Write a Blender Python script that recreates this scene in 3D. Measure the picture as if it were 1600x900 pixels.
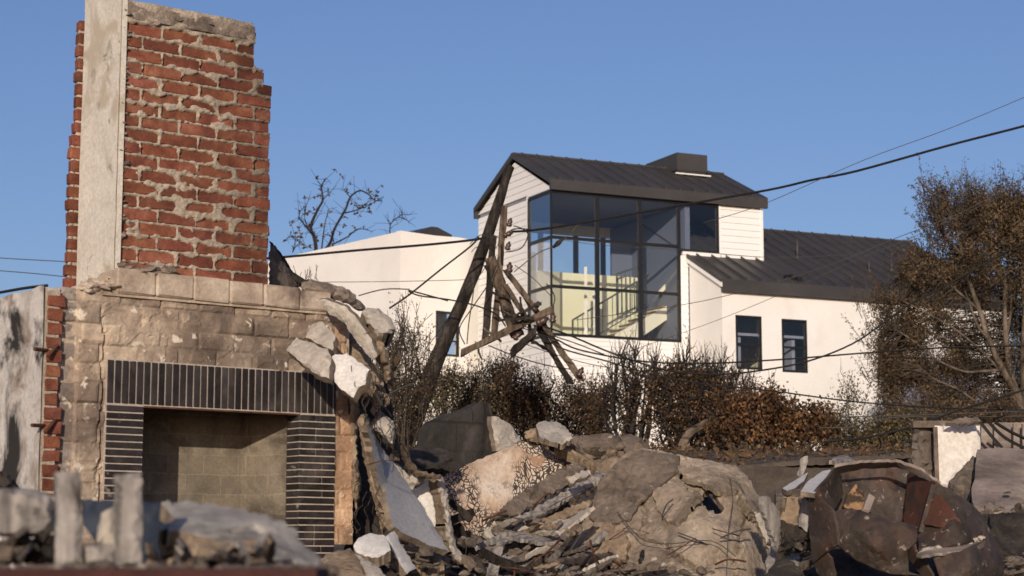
import bpy, bmesh, math, random
import numpy as np
from mathutils import Vector, noise
from mathutils.geometry import delaunay_2d_cdt
R = math.radians
for o in list(bpy.data.objects): bpy.data.objects.remove(o)
sc = bpy.context.scene; COL = sc.collection

# ---------------------------------------------------------------- camera, sky, sun, exposure
F = 3000.0; TH = math.atan(420 / F); CZ = 1.6
cam = bpy.data.cameras.new('camera'); camo = bpy.data.objects.new('camera', cam); COL.objects.link(camo)
camo.location = (0, 0, CZ); camo.rotation_euler = (R(90) + TH, 0, 0)
cam.sensor_width = 36; cam.lens = 67.5; cam.clip_start = .1; cam.clip_end = 6000
cam.dof.use_dof = True; cam.dof.focus_distance = 14; cam.dof.aperture_fstop = 5.6
sc.camera = camo
SEL = R(14); SD = Vector((-.11 * math.cos(SEL), -.99 * math.cos(SEL), math.sin(SEL))).normalized()
w = bpy.data.worlds.new('World'); sc.world = w; w.use_nodes = True
nt = w.node_tree; bg = nt.nodes['Background']; sky = nt.nodes.new('ShaderNodeTexSky'); sky.sky_type = 'NISHITA'
sky.sun_disc = False; sky.sun_elevation = SEL; sky.sun_rotation = math.atan2(-.11, -.99)
sky.air_density = 1.0; sky.dust_density = 1.6; sky.ozone_density = 4.5; sky.altitude = 100
tn = nt.nodes.new('ShaderNodeMix'); tn.data_type = 'RGBA'; tn.blend_type = 'MULTIPLY'; tn.inputs[0].default_value = 1; tn.inputs[7].default_value = (1.17, .97, 1.03, 1)   # the evening air is a little violet
nt.links.new(sky.outputs[0], tn.inputs[6]); nt.links.new(tn.outputs[2], bg.inputs[0]); bg.inputs[1].default_value = .100
sl = bpy.data.lights.new('sun', 'SUN'); sl.energy = 3.6; sl.angle = R(.5); sl.color = (1, .87, .72)
so = bpy.data.objects.new('sun', sl); COL.objects.link(so); so.rotation_euler = SD.to_track_quat('Z', 'Y').to_euler()
so.location = (0, -20, 30)
vs = sc.view_settings; vs.view_transform = 'Standard'; vs.look = 'None'; vs.gamma = 1; vs.exposure = 0.12

# ---------------------------------------------------------------- pixel <-> world
def ray(px, py):
    x = (px - 800) / F; y = (450 - py) / F
    return (x, math.cos(TH) - y * math.sin(TH), math.sin(TH) + y * math.cos(TH))
def P(px, py, Y):
    d = ray(px, py); t = Y / d[1]; return Vector((d[0] * t, Y, CZ + d[2] * t))
def proj(p):
    x, y, z = p[0], p[1], p[2] - CZ
    f = y * math.cos(TH) + z * math.sin(TH); u = -y * math.sin(TH) + z * math.cos(TH)
    return (800 + F * x / f, 450 - F * u / f)
class Frame:                        # vertical plane: u along, v up, w outward towards the viewer
    def __init__(s, O, deg):
        a = R(deg); s.a = a; s.O = O; s.u = (math.cos(a), math.sin(a)); s.n = (math.sin(a), -math.cos(a))
    def hit(s, px, py, w=0):
        d = ray(px, py); ox = s.O[0] + s.n[0] * w; oy = s.O[1] + s.n[1] * w
        t = (ox * s.n[0] + oy * s.n[1]) / (d[0] * s.n[0] + d[1] * s.n[1])
        return ((d[0] * t - ox) * s.u[0] + (d[1] * t - oy) * s.u[1], CZ + d[2] * t - s.O[2])
    def loc(s, u, v, w=0):
        return Vector((s.O[0] + s.u[0] * u + s.n[0] * w, s.O[1] + s.u[1] * u + s.n[1] * w, s.O[2] + v))

# ---------------------------------------------------------------- materials
def mat(name, cols, scale=3.0, rough=.9, bump=.3, bscale=40, stain=None, spec=.2, stretch=(1, 1, 1), metal=0.0,
        brick=None, tint=False, wood=False, fine=.25, cells=None, dist=.01, stains=None):
    """cols: list of albedo colours spread over a noise; stain: (colour, scale, threshold, softness)"""
    m = bpy.data.materials.new(name); m.use_nodes = True; t = m.node_tree; N = t.nodes; L = t.links
    bs = N['Principled BSDF']; bs.inputs['Roughness'].default_value = rough
    bs.inputs['Specular IOR Level'].default_value = spec; bs.inputs['Metallic'].default_value = metal
    tc = N.new('ShaderNodeTexCoord'); mp = N.new('ShaderNodeMapping'); L.new(tc.outputs['Object'], mp.inputs[0])
    mp.inputs['Scale'].default_value = stretch; mp.inputs['Location'].default_value = (random.uniform(-9, 9),) * 3
    vec = mp.outputs[0]
    def nz(sc_, det=8, rg=.6, d=0):
        n = N.new('ShaderNodeTexNoise'); n.inputs['Scale'].default_value = sc_; n.inputs['Detail'].default_value = det
        n.inputs['Roughness'].default_value = rg; n.inputs['Distortion'].default_value = d; L.new(vec, n.inputs['Vector']); return n.outputs['Fac']
    def mix(f, a, b, typ='MIX'):
        x = N.new('ShaderNodeMix'); x.data_type = 'RGBA'; x.blend_type = typ
        for s, v in ((0, f), (6, a), (7, b)):
            if hasattr(v, 'links') or hasattr(v, 'is_linked'): L.new(v, x.inputs[s])
            else: x.inputs[s].default_value = v if s == 0 else (*v[:3], 1)
        return x.outputs[2]
    def ramp(src, stops):
        r = N.new('ShaderNodeValToRGB'); L.new(src, r.inputs[0]); e = r.color_ramp.elements
        while len(e) < len(stops): e.new(.5)
        for i, (p, c) in enumerate(stops): e[i].position = p; e[i].color = (*c, 1)
        return r.outputs[0]
    k = len(cols); n0 = nz(scale, 9, .62, .4)
    col = ramp(n0, [(.32 + .36 * i / max(1, k - 1), c) for i, c in enumerate(cols)]) if k > 1 else None
    if col is None:
        rg = N.new('ShaderNodeRGB'); rg.outputs[0].default_value = (*cols[0], 1); col = rg.outputs[0]
    h = nz(bscale, 6, .65)
    if fine: col = mix(1.0, col, ramp(h, [(.3, (1 - fine,) * 3), (.7, (1 + fine * .4,) * 3)]), 'MULTIPLY')
    if tint:
        at = N.new('ShaderNodeAttribute'); at.attribute_name = 'tint'; col = mix(1.0, col, at.outputs['Color'], 'MULTIPLY')
    hs = h
    if brick:                       # (w, h, mortar, mortar colour, amount)
        bw, bh, bm_, mc, am = brick
        sx = N.new('ShaderNodeSeparateXYZ'); L.new(tc.outputs['Object'], sx.inputs[0])
        ad = N.new('ShaderNodeMath'); L.new(sx.outputs[0], ad.inputs[0]); L.new(sx.outputs[1], ad.inputs[1])
        dn = N.new('ShaderNodeTexNoise'); dn.inputs['Scale'].default_value = 9; L.new(tc.outputs['Object'], dn.inputs[0])
        dm = N.new('ShaderNodeMath'); dm.operation = 'MULTIPLY_ADD'; L.new(dn.outputs[0], dm.inputs[0]); dm.inputs[1].default_value = .02; L.new(sx.outputs[2], dm.inputs[2])
        cb = N.new('ShaderNodeCombineXYZ'); L.new(ad.outputs[0], cb.inputs[0]); L.new(dm.outputs[0], cb.inputs[1])
        bt = N.new('ShaderNodeTexBrick'); L.new(cb.outputs[0], bt.inputs[0]); bt.inputs['Scale'].default_value = 1
        bt.inputs['Brick Width'].default_value = bw; bt.inputs['Row Height'].default_value = bh; bt.inputs['Mortar Size'].default_value = bm_
        bt.inputs['Mortar Smooth'].default_value = .3; bt.inputs['Color1'].default_value = (.75, .75, .75, 1); bt.inputs['Color2'].default_value = (1.15, 1.12, 1.08, 1)
        bt.inputs['Mortar'].default_value = (*mc, 1)
        vis = nz(5, 4); vm = N.new('ShaderNodeMapRange'); L.new(vis, vm.inputs[0]); vm.inputs[1].default_value = .35; vm.inputs[2].default_value = .6; vm.inputs[3].default_value = am * .3; vm.inputs[4].default_value = am
        col = mix(vm.outputs[0], col, mix(1.0, col, bt.outputs['Color'], 'MULTIPLY'))
        mm = N.new('ShaderNodeMath'); mm.operation = 'MULTIPLY_ADD'; L.new(bt.outputs['Fac'], mm.inputs[0]); mm.inputs[1].default_value = -.8; L.new(h, mm.inputs[2]); hs = mm.outputs[0]
    if wood:
        wv = N.new('ShaderNodeTexNoise'); wv.inputs['Scale'].default_value = 1; wv.inputs['Detail'].default_value = 6
        mp2 = N.new('ShaderNodeMapping'); mp2.inputs['Scale'].default_value = wood; L.new(tc.outputs['Object'], mp2.inputs[0]); L.new(mp2.outputs[0], wv.inputs[0])
        col = mix(1.0, col, ramp(wv.outputs[0], [(.35, (.45,) * 3), (.6, (1.2,) * 3)]), 'MULTIPLY')
        mm = N.new('ShaderNodeMath'); mm.operation = 'ADD'; L.new(wv.outputs[0], mm.inputs[0]); L.new(h, mm.inputs[1]); hs = mm.outputs[0]
    if cells:                       # peeled paint cells: (scale, line colour, threshold)
        vo = N.new('ShaderNodeTexVoronoi'); vo.feature = 'DISTANCE_TO_EDGE'; vo.inputs['Scale'].default_value = cells[0]; wn = N.new('ShaderNodeTexNoise'); wn.inputs['Scale'].default_value = 7; L.new(vec, wn.inputs[0]); va = N.new('ShaderNodeVectorMath'); va.operation = 'MULTIPLY_ADD'; L.new(wn.outputs['Color'], va.inputs[0]); va.inputs[1].default_value = (.16,) * 3; L.new(vec, va.inputs[2]); L.new(va.outputs[0], vo.inputs[0])
        ms = ramp(nz(2.2, 3), [(.50, (0, 0, 0)), (.55, (1, 1, 1))]); ln = ramp(vo.outputs[0], [(cells[2], (1, 1, 1)), (cells[2] + .05, (0, 0, 0))])
        col = mix(mix(1.0, ms, ln, 'MULTIPLY'), col, cells[1])
    for st in ([stain] if stain else []) + (stains or []):
        c, s_, th, sf = st; f = ramp(nz(s_, 7, .6, .6), [(th, (0, 0, 0)), (th + sf, (1, 1, 1))]); col = mix(f, col, c)
    L.new(col, bs.inputs['Base Color'])
    if bump:
        b = N.new('ShaderNodeBump'); b.inputs['Strength'].default_value = bump; b.inputs['Distance'].default_value = dist
        L.new(hs, b.inputs['Height']); L.new(b.outputs[0], bs.inputs['Normal'])
    return m
random.seed(4)
M = {}
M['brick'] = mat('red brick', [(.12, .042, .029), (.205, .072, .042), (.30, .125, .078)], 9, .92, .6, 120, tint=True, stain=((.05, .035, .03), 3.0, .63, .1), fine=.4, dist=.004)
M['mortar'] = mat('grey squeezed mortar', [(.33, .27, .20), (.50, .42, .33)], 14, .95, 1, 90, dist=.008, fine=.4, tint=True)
M['cap'] = mat('dirty cap mortar', [(.10, .08, .065), (.24, .19, .15), (.36, .3, .24)], 9, .95, .9, 60, dist=.01, fine=.4)
M['flank'] = mat('smooth cream stucco', [(.54, .49, .41), (.66, .61, .52)], 3, .85, .25, 60, stains=[((.42, .36, .28), 4, .52, .12), ((.30, .27, .22), 9, .62, .04), ((.09, .075, .06), 2.6, .60, .12)], dist=.004)
M['block'] = mat('scorched painted block', [(.26, .195, .15), (.46, .365, .275), (.60, .505, .40)], 3.2, .9, .7, 55, tint=True,
                 stains=[((.19, .145, .11), 4.5, .55, .14), ((.62, .54, .43), 14, .60, .05), ((.12, .09, .072), 1.9, .50, .16)], dist=.008, fine=.3)
M['edgeblock'] = mat('tan scorched block edge', [(.36, .18, .10), (.48, .30, .18)], 9, .9, .6, 70, brick=(.3, .105, .006, (.6, .6, .6), .7), stain=((.62, .5, .38), 11, .63, .03), dist=.008)
M['mantel'] = mat('mantel block', [(.27, .205, .155), (.44, .35, .265), (.55, .46, .36)], 6, .9, .6, 60, stains=[((.10, .07, .055), 2.5, .58, .15)], dist=.008)
M['tile'] = mat('black glazed tile', [(.020, .017, .017), (.042, .036, .034)], 14, .55, .15, 80, spec=.18, tint=True, stains=[((.10, .085, .075), 3.5, .56, .2), ((.22, .19, .16), 9, .66, .05)], dist=.002)
M['grout'] = mat('pale tile grout', [(.34, .29, .24), (.48, .42, .36)], 9, .95, .3, 90, dist=.003)
M['firebrick'] = mat('cream firebrick', [(.14, .118, .09), (.26, .22, .165)], 4, .9, .4, 60, brick=(.2, .1, .004, (1.3, 1.3, 1.25), .8), stain=((.03, .026, .022), 3.0, .52, .18), dist=.005)  # albedo lowered and near-black blotches added to deepen the firebox shadow
M['sootwall'] = mat('soot marked stucco', [(.44, .41, .37), (.60, .56, .51)], 2.2, .9, .4, 45, stains=[((.26, .21, .17), 5, .50, .14), ((.03, .027, .025), 2.4, .51, .10)], dist=.006)
M['rust'] = mat('rusty iron', [(.06, .03, .02), (.14, .06, .035)], 20, .8, .5, 90, metal=.2)
M['white'] = mat('white stucco', [(.72, .69, .64), (.79, .76, .71)], .6, .85, .3, 25, fine=.06, dist=.012, stains=[((.66, .62, .56), .9, .55, .25)])
M['siding'] = mat('white painted siding', [(.76, .74, .70), (.81, .79, .75)], .9, .6, .05, 30, fine=.04, spec=.35)
M['roof'] = mat('charcoal standing seam metal', [(.044, .041, .040), (.060, .055, .053)], .7, .5, .06, 6, fine=.12, spec=.3)
M['frame'] = mat('black window frame', [(.012, .012, .013)], 2, .45, 0, spec=.4, fine=0)
M['cream'] = mat('pale green cream interior paint', [(.70, .71, .53), (.74, .75, .56)], .5, .8, .02, 20, fine=.02)
M['ceiling'] = mat('dim plaster ceiling', [(.22, .235, .31)], 1, .9, 0, fine=0)  # base colour darkened and blued for indoor shade seen through glass
M['tread'] = mat('oak tread', [(.22, .15, .09), (.30, .21, .13)], 6, .5, .1, 30)
M['riser'] = mat('white stair paint', [(.72, .72, .62)], 1, .6, 0, fine=0)
M['rail'] = mat('grey railing paint', [(.09, .10, .10)], 1, .5, 0, fine=0)
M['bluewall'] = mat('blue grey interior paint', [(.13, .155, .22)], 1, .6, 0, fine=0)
M['paper'] = mat('white paper', [(.8, .79, .72)], 1, .8, 0, fine=0)
M['char'] = mat('charred timber', [(.014, .011, .009), (.036, .029, .024), (.075, .06, .05)], 4, .85, 1, 30, wood=(22, 22, 1.6), dist=.03)
M['timber'] = mat('weathered brown timber', [(.045, .034, .026), (.105, .076, .054), (.17, .13, .09)], 4, .85, .8, 30, wood=(16, 16, 1.5), dist=.012)
M['greywood'] = mat('grey weathered plank', [(.19, .17, .15), (.33, .30, .27)], 5, .85, .5, 40, wood=(30, 30, 3), stain=((.07, .06, .055), 6, .6, .08), dist=.006)
M['porcelain'] = mat('brown porcelain', [(.07, .04, .03)], 2, .25, 0, spec=.6, fine=0)
M['wire'] = mat('black cable', [(.014, .013, .012)], 2, .6, 0, fine=0)
M['thinwire'] = mat('grey cable', [(.06, .055, .05)], 2, .6, 0, fine=0)
M['leafdark'] = mat('scorched dark leaves', [(.032, .021, .012), (.085, .052, .027), (.15, .095, .05)], 9, .8, 0, tint=True, fine=0)
M['leaforange'] = mat('scorched rust leaves', [(.05, .028, .014), (.105, .057, .027), (.175, .095, .044)], 6, .8, 0, tint=True, fine=0)
M['leafolive'] = mat('dusty olive brown leaves', [(.055, .045, .022), (.11, .09, .045), (.15, .12, .065)], 6, .8, 0, tint=True, fine=0)
M['leaftree'] = mat('scorched brown eucalyptus leaves', [(.035, .026, .015), (.088, .062, .035), (.145, .105, .062)], 2, .75, 0, tint=True, fine=0)
M['twig'] = mat('burnt twig bark', [(.035, .026, .02), (.085, .066, .05)], 6, .9, .3, 40)
M['bark'] = mat('pale brown bark', [(.09, .068, .05), (.19, .15, .11)], 5, .9, .6, 20, wood=(6, 6, .6), dist=.02)
M['black'] = mat('black burnt twig', [(.015, .013, .012), (.04, .033, .03)], 5, .9, 0)
M['ground'] = mat('ashy soil', [(.06, .046, .035), (.14, .11, .083), (.22, .18, .135)], 2.2, .95, 1, 18, dist=.05, fine=.4)
M['core'] = mat('broken brown core', [(.15, .115, .08), (.30, .235, .17)], 14, .95, .8, 60, dist=.01)
M['dust'] = mat('dust covered stucco', [(.21, .165, .12), (.34, .27, .20), (.43, .355, .27)], 2.6, .92, 1, 24, stains=[((.10, .078, .06), 2.0, .55, .16), ((.42, .36, .28), 11, .62, .06)], dist=.022, fine=.35)
M['foreslab'] = mat('weathered pale render', [(.22, .20, .175), (.36, .33, .29), (.46, .43, .38)], 5, .9, .8, 30, stains=[((.14, .12, .10), 4, .56, .1)], dist=.012)
M['dustgrey'] = mat('grey dusty render', [(.085, .066, .052), (.17, .135, .105), (.26, .21, .165)], 3.5, .92, 1, 26, stains=[((.05, .04, .033), 3.1, .56, .12), ((.34, .29, .235), 12, .63, .05)], dist=.022, fine=.35)
M['chunk'] = mat('broken pale stucco', [(.34, .30, .25), (.53, .48, .41)], 6, .9, .8, 40, stains=[((.24, .19, .145), 6, .56, .1)], dist=.014, fine=.3)
M['whitechunk'] = mat('chalky white stucco', [(.58, .55, .50), (.70, .67, .62)], 5, .85, .3, 60, stains=[((.45, .40, .34), 4, .62, .1)], dist=.005)
M['greyslab'] = mat('cool grey painted stucco', [(.34, .33, .32), (.45, .435, .42)], 3, .8, .2, 50, stains=[((.27, .25, .24), 4, .62, .1)], dist=.004)
M['tanchunk'] = mat('tan masonry', [(.21, .15, .10), (.37, .285, .195)], 7, .9, .9, 40, stains=[((.11, .08, .06), 5, .55, .1)], dist=.016, fine=.35)
M['peel'] = mat('peeling scorched stucco', [(.30, .19, .12), (.47, .36, .27), (.60, .53, .45)], 3.5, .9, .5, 45, stretch=(1, 1, .55), cells=(46, (.05, .04, .033), .10),
                stains=[((.035, .03, .027), 2.6, .61, .05), ((.30, .19, .125), 3.4, .62, .08)], dist=.008)
M['darkblock'] = mat('near-black block wall', [(.030, .027, .025), (.065, .057, .05)], 2, .95, .5, 40, brick=(.4, .2, .01, (.5, .5, .5), .8), stain=((.12, .10, .085), 2, .6, .2), dist=.01)
M['darkdebris'] = mat('charred debris', [(.018, .015, .013), (.05, .041, .034), (.09, .075, .06)], 5, .92, .9, 40, dist=.02)
M['steel'] = mat('burnt steel sheet', [(.022, .017, .014), (.055, .040, .030), (.105, .08, .06)], 6, .7, .6, 50, spec=.3,
                 stains=[((.10, .052, .034), 4.5, .50, .3), ((.30, .25, .20), 24, .62, .08), ((.02, .017, .014), 6, .54, .2)], dist=.006)
M['redsteel'] = mat('red rusted steel', [(.06, .027, .018), (.13, .05, .03)], 5, .75, .6, 50, stains=[((.04, .027, .022), 5, .50, .2), ((.22, .17, .13), 18, .63, .06)], dist=.005)
M['insul'] = mat('scorched orange board', [(.20, .10, .045), (.36, .23, .13)], 12, .9, .7, 40, stain=((.05, .035, .025), 9, .52, .05))
M['ash'] = mat('pale ash crumbs', [(.35, .30, .24), (.56, .50, .42)], 14, .95, .9, 60, dist=.01)
M['burntsheet'] = mat('heat stained metal sheet', [(.10, .08, .068), (.25, .20, .165), (.38, .32, .26)], 2.2, .7, .3, 30, spec=.2, stretch=(1, 1, 2.2), stains=[((.06, .048, .042), 1.7, .57, .15)], dist=.006)
M['pier'] = mat('scorched grey block pier', [(.10, .08, .065), (.17, .14, .115)], 5, .95, .8, 45, dist=.012)
M['panel'] = mat('warm white panel', [(.62, .57, .50), (.72, .67, .60)], 2, .7, .1, 30, stain=((.35, .27, .20), 1.7, .6, .15), dist=.003)
M['darkbank'] = mat('dark dusty coping', [(.055, .044, .036), (.11, .088, .07)], 4, .95, .7, 40, dist=.012)
M['redpaint'] = mat('dark red coping', [(.035, .010, .009), (.065, .02, .016)], 9, .7, .3, 60)
M['darkblue'] = mat('dark blue patch', [(.014, .020, .034), (.028, .038, .06)], 5, .6, .3, 20)
def glassmat():
    m = bpy.data.materials.new('window glass'); m.use_nodes = True; t = m.node_tree; N = t.nodes; L = t.links; N.remove(N['Principled BSDF'])
    tr = N.new('ShaderNodeBsdfTransparent'); tr.inputs[0].default_value = (.97, .97, .955, 1)
    gl = N.new('ShaderNodeBsdfGlossy'); gl.inputs['Roughness'].default_value = .01; gl.inputs['Color'].default_value = (.9, .93, 1, 1)
    fr = N.new('ShaderNodeLayerWeight'); fr.inputs[0].default_value = .25
    mr = N.new('ShaderNodeMapRange'); L.new(fr.outputs['Fresnel'], mr.inputs[0]); mr.inputs[3].default_value = .02; mr.inputs[4].default_value = .55
    mx = N.new('ShaderNodeMixShader'); L.new(mr.outputs[0], mx.inputs[0]); L.new(tr.outputs[0], mx.inputs[1]); L.new(gl.outputs[0], mx.inputs[2])
    L.new(mx.outputs[0], N['Material Output'].inputs[0]); return m
M['glass'] = glassmat()

# ---------------------------------------------------------------- mesh helpers
def tagit(o, label=None, cat=None, group=None, kind=None):
    if label: o['label'] = label
    if cat:
        o['category'] = cat
        if not kind: o['kind'] = 'thing'
    if group: o['group'] = group
    if kind: o['kind'] = kind
    return o
def thing(name, label, cat, loc=(0, 0, 0), rz=0, group=None):
    o = bpy.data.objects.new(name, None); COL.objects.link(o); o.empty_display_size = .2
    o.location = loc; o.rotation_euler = (0, 0, rz); return tagit(o, label, cat, group)
class MB:
    """collects verts and faces in one coordinate system (world, or a parent's local one)"""
    def __init__(s): s.v = []; s.f = []; s.t = []
    def add(s, vs_, fs, tint=None):
        b = len(s.v); s.v += [tuple(p) for p in vs_]; s.f += [tuple(b + i for i in f) for f in fs]; s.t += [tint] * len(fs)
    def box(s, x0, x1, y0, y1, z0, z1, tint=None, jit=0, rng=None, ch=0):
        if ch:
            c = ch; V = []
            for (ax) in range(3):
                pass
            xs = (x0, x1); ys = (y0, y1); zs = (z0, z1); idx = {}
            for i in (0, 1):
                for j in (0, 1):
                    for k in (0, 1):
                        sx = c if i == 0 else -c; sy = c if j == 0 else -c; sz = c if k == 0 else -c
                        q = [Vector((xs[i], ys[j] + sy, zs[k] + sz)), Vector((xs[i] + sx, ys[j], zs[k] + sz)), Vector((xs[i] + sx, ys[j] + sy, zs[k]))]
                        if jit: q = [p + Vector([rng.uniform(-jit, jit) for _ in range(3)]) for p in q]
                        idx[i, j, k] = len(V); V += q
            I = idx; A = lambda i, j, k, a: I[i, j, k] + a
            f = []
            for i in (0, 1): q = [A(i, 0, 0, 0), A(i, 1, 0, 0), A(i, 1, 1, 0), A(i, 0, 1, 0)]; f.append(q if i else q[::-1])
            for j in (0, 1): q = [A(0, j, 0, 1), A(1, j, 0, 1), A(1, j, 1, 1), A(0, j, 1, 1)]; f.append(q[::-1] if j else q)
            for k in (0, 1): q = [A(0, 0, k, 2), A(1, 0, k, 2), A(1, 1, k, 2), A(0, 1, k, 2)]; f.append(q if k else q[::-1])
            for j in (0, 1):
                for k in (0, 1): f.append([A(0, j, k, 1), A(1, j, k, 1), A(1, j, k, 2), A(0, j, k, 2)])
            for i in (0, 1):
                for k in (0, 1): f.append([A(i, 0, k, 0), A(i, 1, k, 0), A(i, 1, k, 2), A(i, 0, k, 2)])
            for i in (0, 1):
                for j in (0, 1): f.append([A(i, j, 0, 0), A(i, j, 1, 0), A(i, j, 1, 1), A(i, j, 0, 1)])
            for i in (0, 1):
                for j in (0, 1):
                    for k in (0, 1): f.append([A(i, j, k, 0), A(i, j, k, 1), A(i, j, k, 2)])
            s.add(V, f, tint); return
        V = [Vector((x, y, z)) for x in (x0, x1) for y in (y0, y1) for z in (z0, z1)]
        if jit: V = [p + Vector([rng.uniform(-jit, jit) for _ in range(3)]) for p in V]
        s.add(V, [(0, 1, 3, 2), (4, 6, 7, 5), (0, 4, 5, 1), (2, 3, 7, 6), (0, 2, 6, 4), (1, 5, 7, 3)], tint)
    def prism(s, poly, a, b, axis='y'):
        """polygon (p,q) extruded along an axis from a to b"""
        n = len(poly)
        def c(p, q, r): return (p, r, q) if axis == 'y' else ((r, p, q) if axis == 'x' else (p, q, r))
        s.add([c(p, q, a) for p, q in poly] + [c(p, q, b) for p, q in poly],
              [tuple(range(n)), tuple(range(2 * n - 1, n - 1, -1))] + [(i, i + n, (i + 1) % n + n, (i + 1) % n) for i in range(n)])
    def tube(s, pts, rad, n=6, cap=True, tint=None):
        pts = [Vector(p) for p in pts]; k = len(pts)
        if not hasattr(rad, '__len__'): rad = [rad] * k
        V = []; up = None
        for i, p in enumerate(pts):
            d = (pts[min(i + 1, k - 1)] - pts[max(i - 1, 0)])
            d = d.normalized() if d.length > 1e-9 else Vector((0, 0, 1))
            if up is None: up = d.orthogonal().normalized()
            up = (up - d * up.dot(d)); up = up.normalized() if up.length > 1e-6 else d.orthogonal().normalized()
            sd = d.cross(up)
            V += [p + (up * math.cos(2 * math.pi * j / n) + sd * math.sin(2 * math.pi * j / n)) * rad[i] for j in range(n)]
        f = [(i * n + j, i * n + (j + 1) % n, (i + 1) * n + (j + 1) % n, (i + 1) * n + j) for i in range(k - 1) for j in range(n)]
        if cap: f += [tuple(range(n))[::-1], tuple(range((k - 1) * n, k * n))]
        s.add(V, f, tint)
    def beam(s, a, b, wx, wy, side=None, rng=None, jit=0, seg=1):
        """rectangular bar from a to b"""
        a = Vector(a); b = Vector(b); d = (b - a).normalized(); sd = (Vector(side) if side else d.cross(Vector((0, 1, 0)))).normalized(); up = d.cross(sd).normalized()
        V = []; f = []
        for i in range(seg + 1):
            c = a.lerp(b, i / seg)
            for p, q in ((-1, -1), (1, -1), (1, 1), (-1, 1)):
                j = Vector([rng.uniform(-jit, jit) for _ in range(3)]) if jit else Vector()
                V.append(c + sd * p * wx / 2 + up * q * wy / 2 + j)
        for i in range(seg):
            for j in range(4): f.append((i * 4 + j, i * 4 + (j + 1) % 4, i * 4 + 4 + (j + 1) % 4, i * 4 + 4 + j))
        f += [(3, 2, 1, 0), tuple(range(seg * 4, seg * 4 + 4))]; s.add(V, f)
    def build(s, name, m, parent=None, smooth=False, world=True, keep=None):
        """world=True: verts are world coordinates; the origin goes to the parent, or to the base of the mesh"""
        V = s.v
        o_ = Vector((0, 0, 0))
        if world:
            if parent is not None: o_ = absloc(parent)
            elif V:
                xs = [p[0] for p in V]; ys = [p[1] for p in V]; zs = [p[2] for p in V]
                o_ = Vector(((min(xs) + max(xs)) / 2, (min(ys) + max(ys)) / 2, min(zs)))
            V = [(p[0] - o_.x, p[1] - o_.y, p[2] - o_.z) for p in V]
        me = bpy.data.meshes.new(name); me.from_pydata(V, [], s.f)
        if any(t is not None for t in s.t):
            ca = me.color_attributes.new('tint', 'FLOAT_COLOR', 'CORNER'); buf = []
            for t, f in zip(s.t, s.f):
                t = t if t is not None else 1.0; t = (t, t, t) if not hasattr(t, '__len__') else t
                buf += [t[0], t[1], t[2], 1.0] * len(f)
            ca.data.foreach_set('color', buf)
        if smooth: me.polygons.foreach_set('use_smooth', [True] * len(me.polygons))
        me.materials.append(M[m]); me.update()
        ob = bpy.data.objects.new(name, me); COL.objects.link(ob)
        if parent is not None: ob.parent = parent
        elif world: ob.location = o_
        return ob
def absloc(o):
    l = o.location.copy()
    while o.parent: o = o.parent; l = l + o.location
    return l
def recalc(o):
    bm = bmesh.new(); bm.from_mesh(o.data); bmesh.ops.recalc_face_normals(bm, faces=bm.faces); bm.to_mesh(o.data); bm.free()
def spline(pts, n=6):
    pts = [Vector(p) for p in pts]; out = []
    for i in range(len(pts) - 1):
        p0 = pts[max(i - 1, 0)]; p1 = pts[i]; p2 = pts[i + 1]; p3 = pts[min(i + 2, len(pts) - 1)]
        for k in range(n):
            t = k / n; out.append(.5 * ((2 * p1) + (p2 - p0) * t + (2 * p0 - 5 * p1 + 4 * p2 - p3) * t * t + (3 * p1 - p0 - 3 * p2 + p3) * t ** 3))
    out.append(pts[-1]); return out
def solve_depth(cps):
    """smooth depth over the picture plane through the control points (thin plate spline)"""
    P_ = np.array([(c[0] / 100.0, c[1] / 100.0) for c in cps]); z = np.array([c[2] for c in cps]); n = len(cps)
    def U(r2): return np.where(r2 > 1e-12, r2 * np.log(r2 + 1e-12), 0.0)
    K = U(((P_[:, None] - P_[None]) ** 2).sum(-1)) + np.eye(n) * .01; Q = np.hstack([np.ones((n, 1)), P_])
    A = np.zeros((n + 3, n + 3)); A[:n, :n] = K; A[:n, n:] = Q; A[n:, :n] = Q.T; A[n:, n:] += np.eye(3) * -1e-9
    w_ = np.linalg.lstsq(A, np.concatenate([z, np.zeros(3)]), rcond=None)[0]
    def f(x, y):
        x /= 100.0; y /= 100.0
        return float((w_[:n] * U((P_[:, 0] - x) ** 2 + (P_[:, 1] - y) ** 2)).sum() + w_[n] + w_[n + 1] * x + w_[n + 2] * y)
    return f
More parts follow.
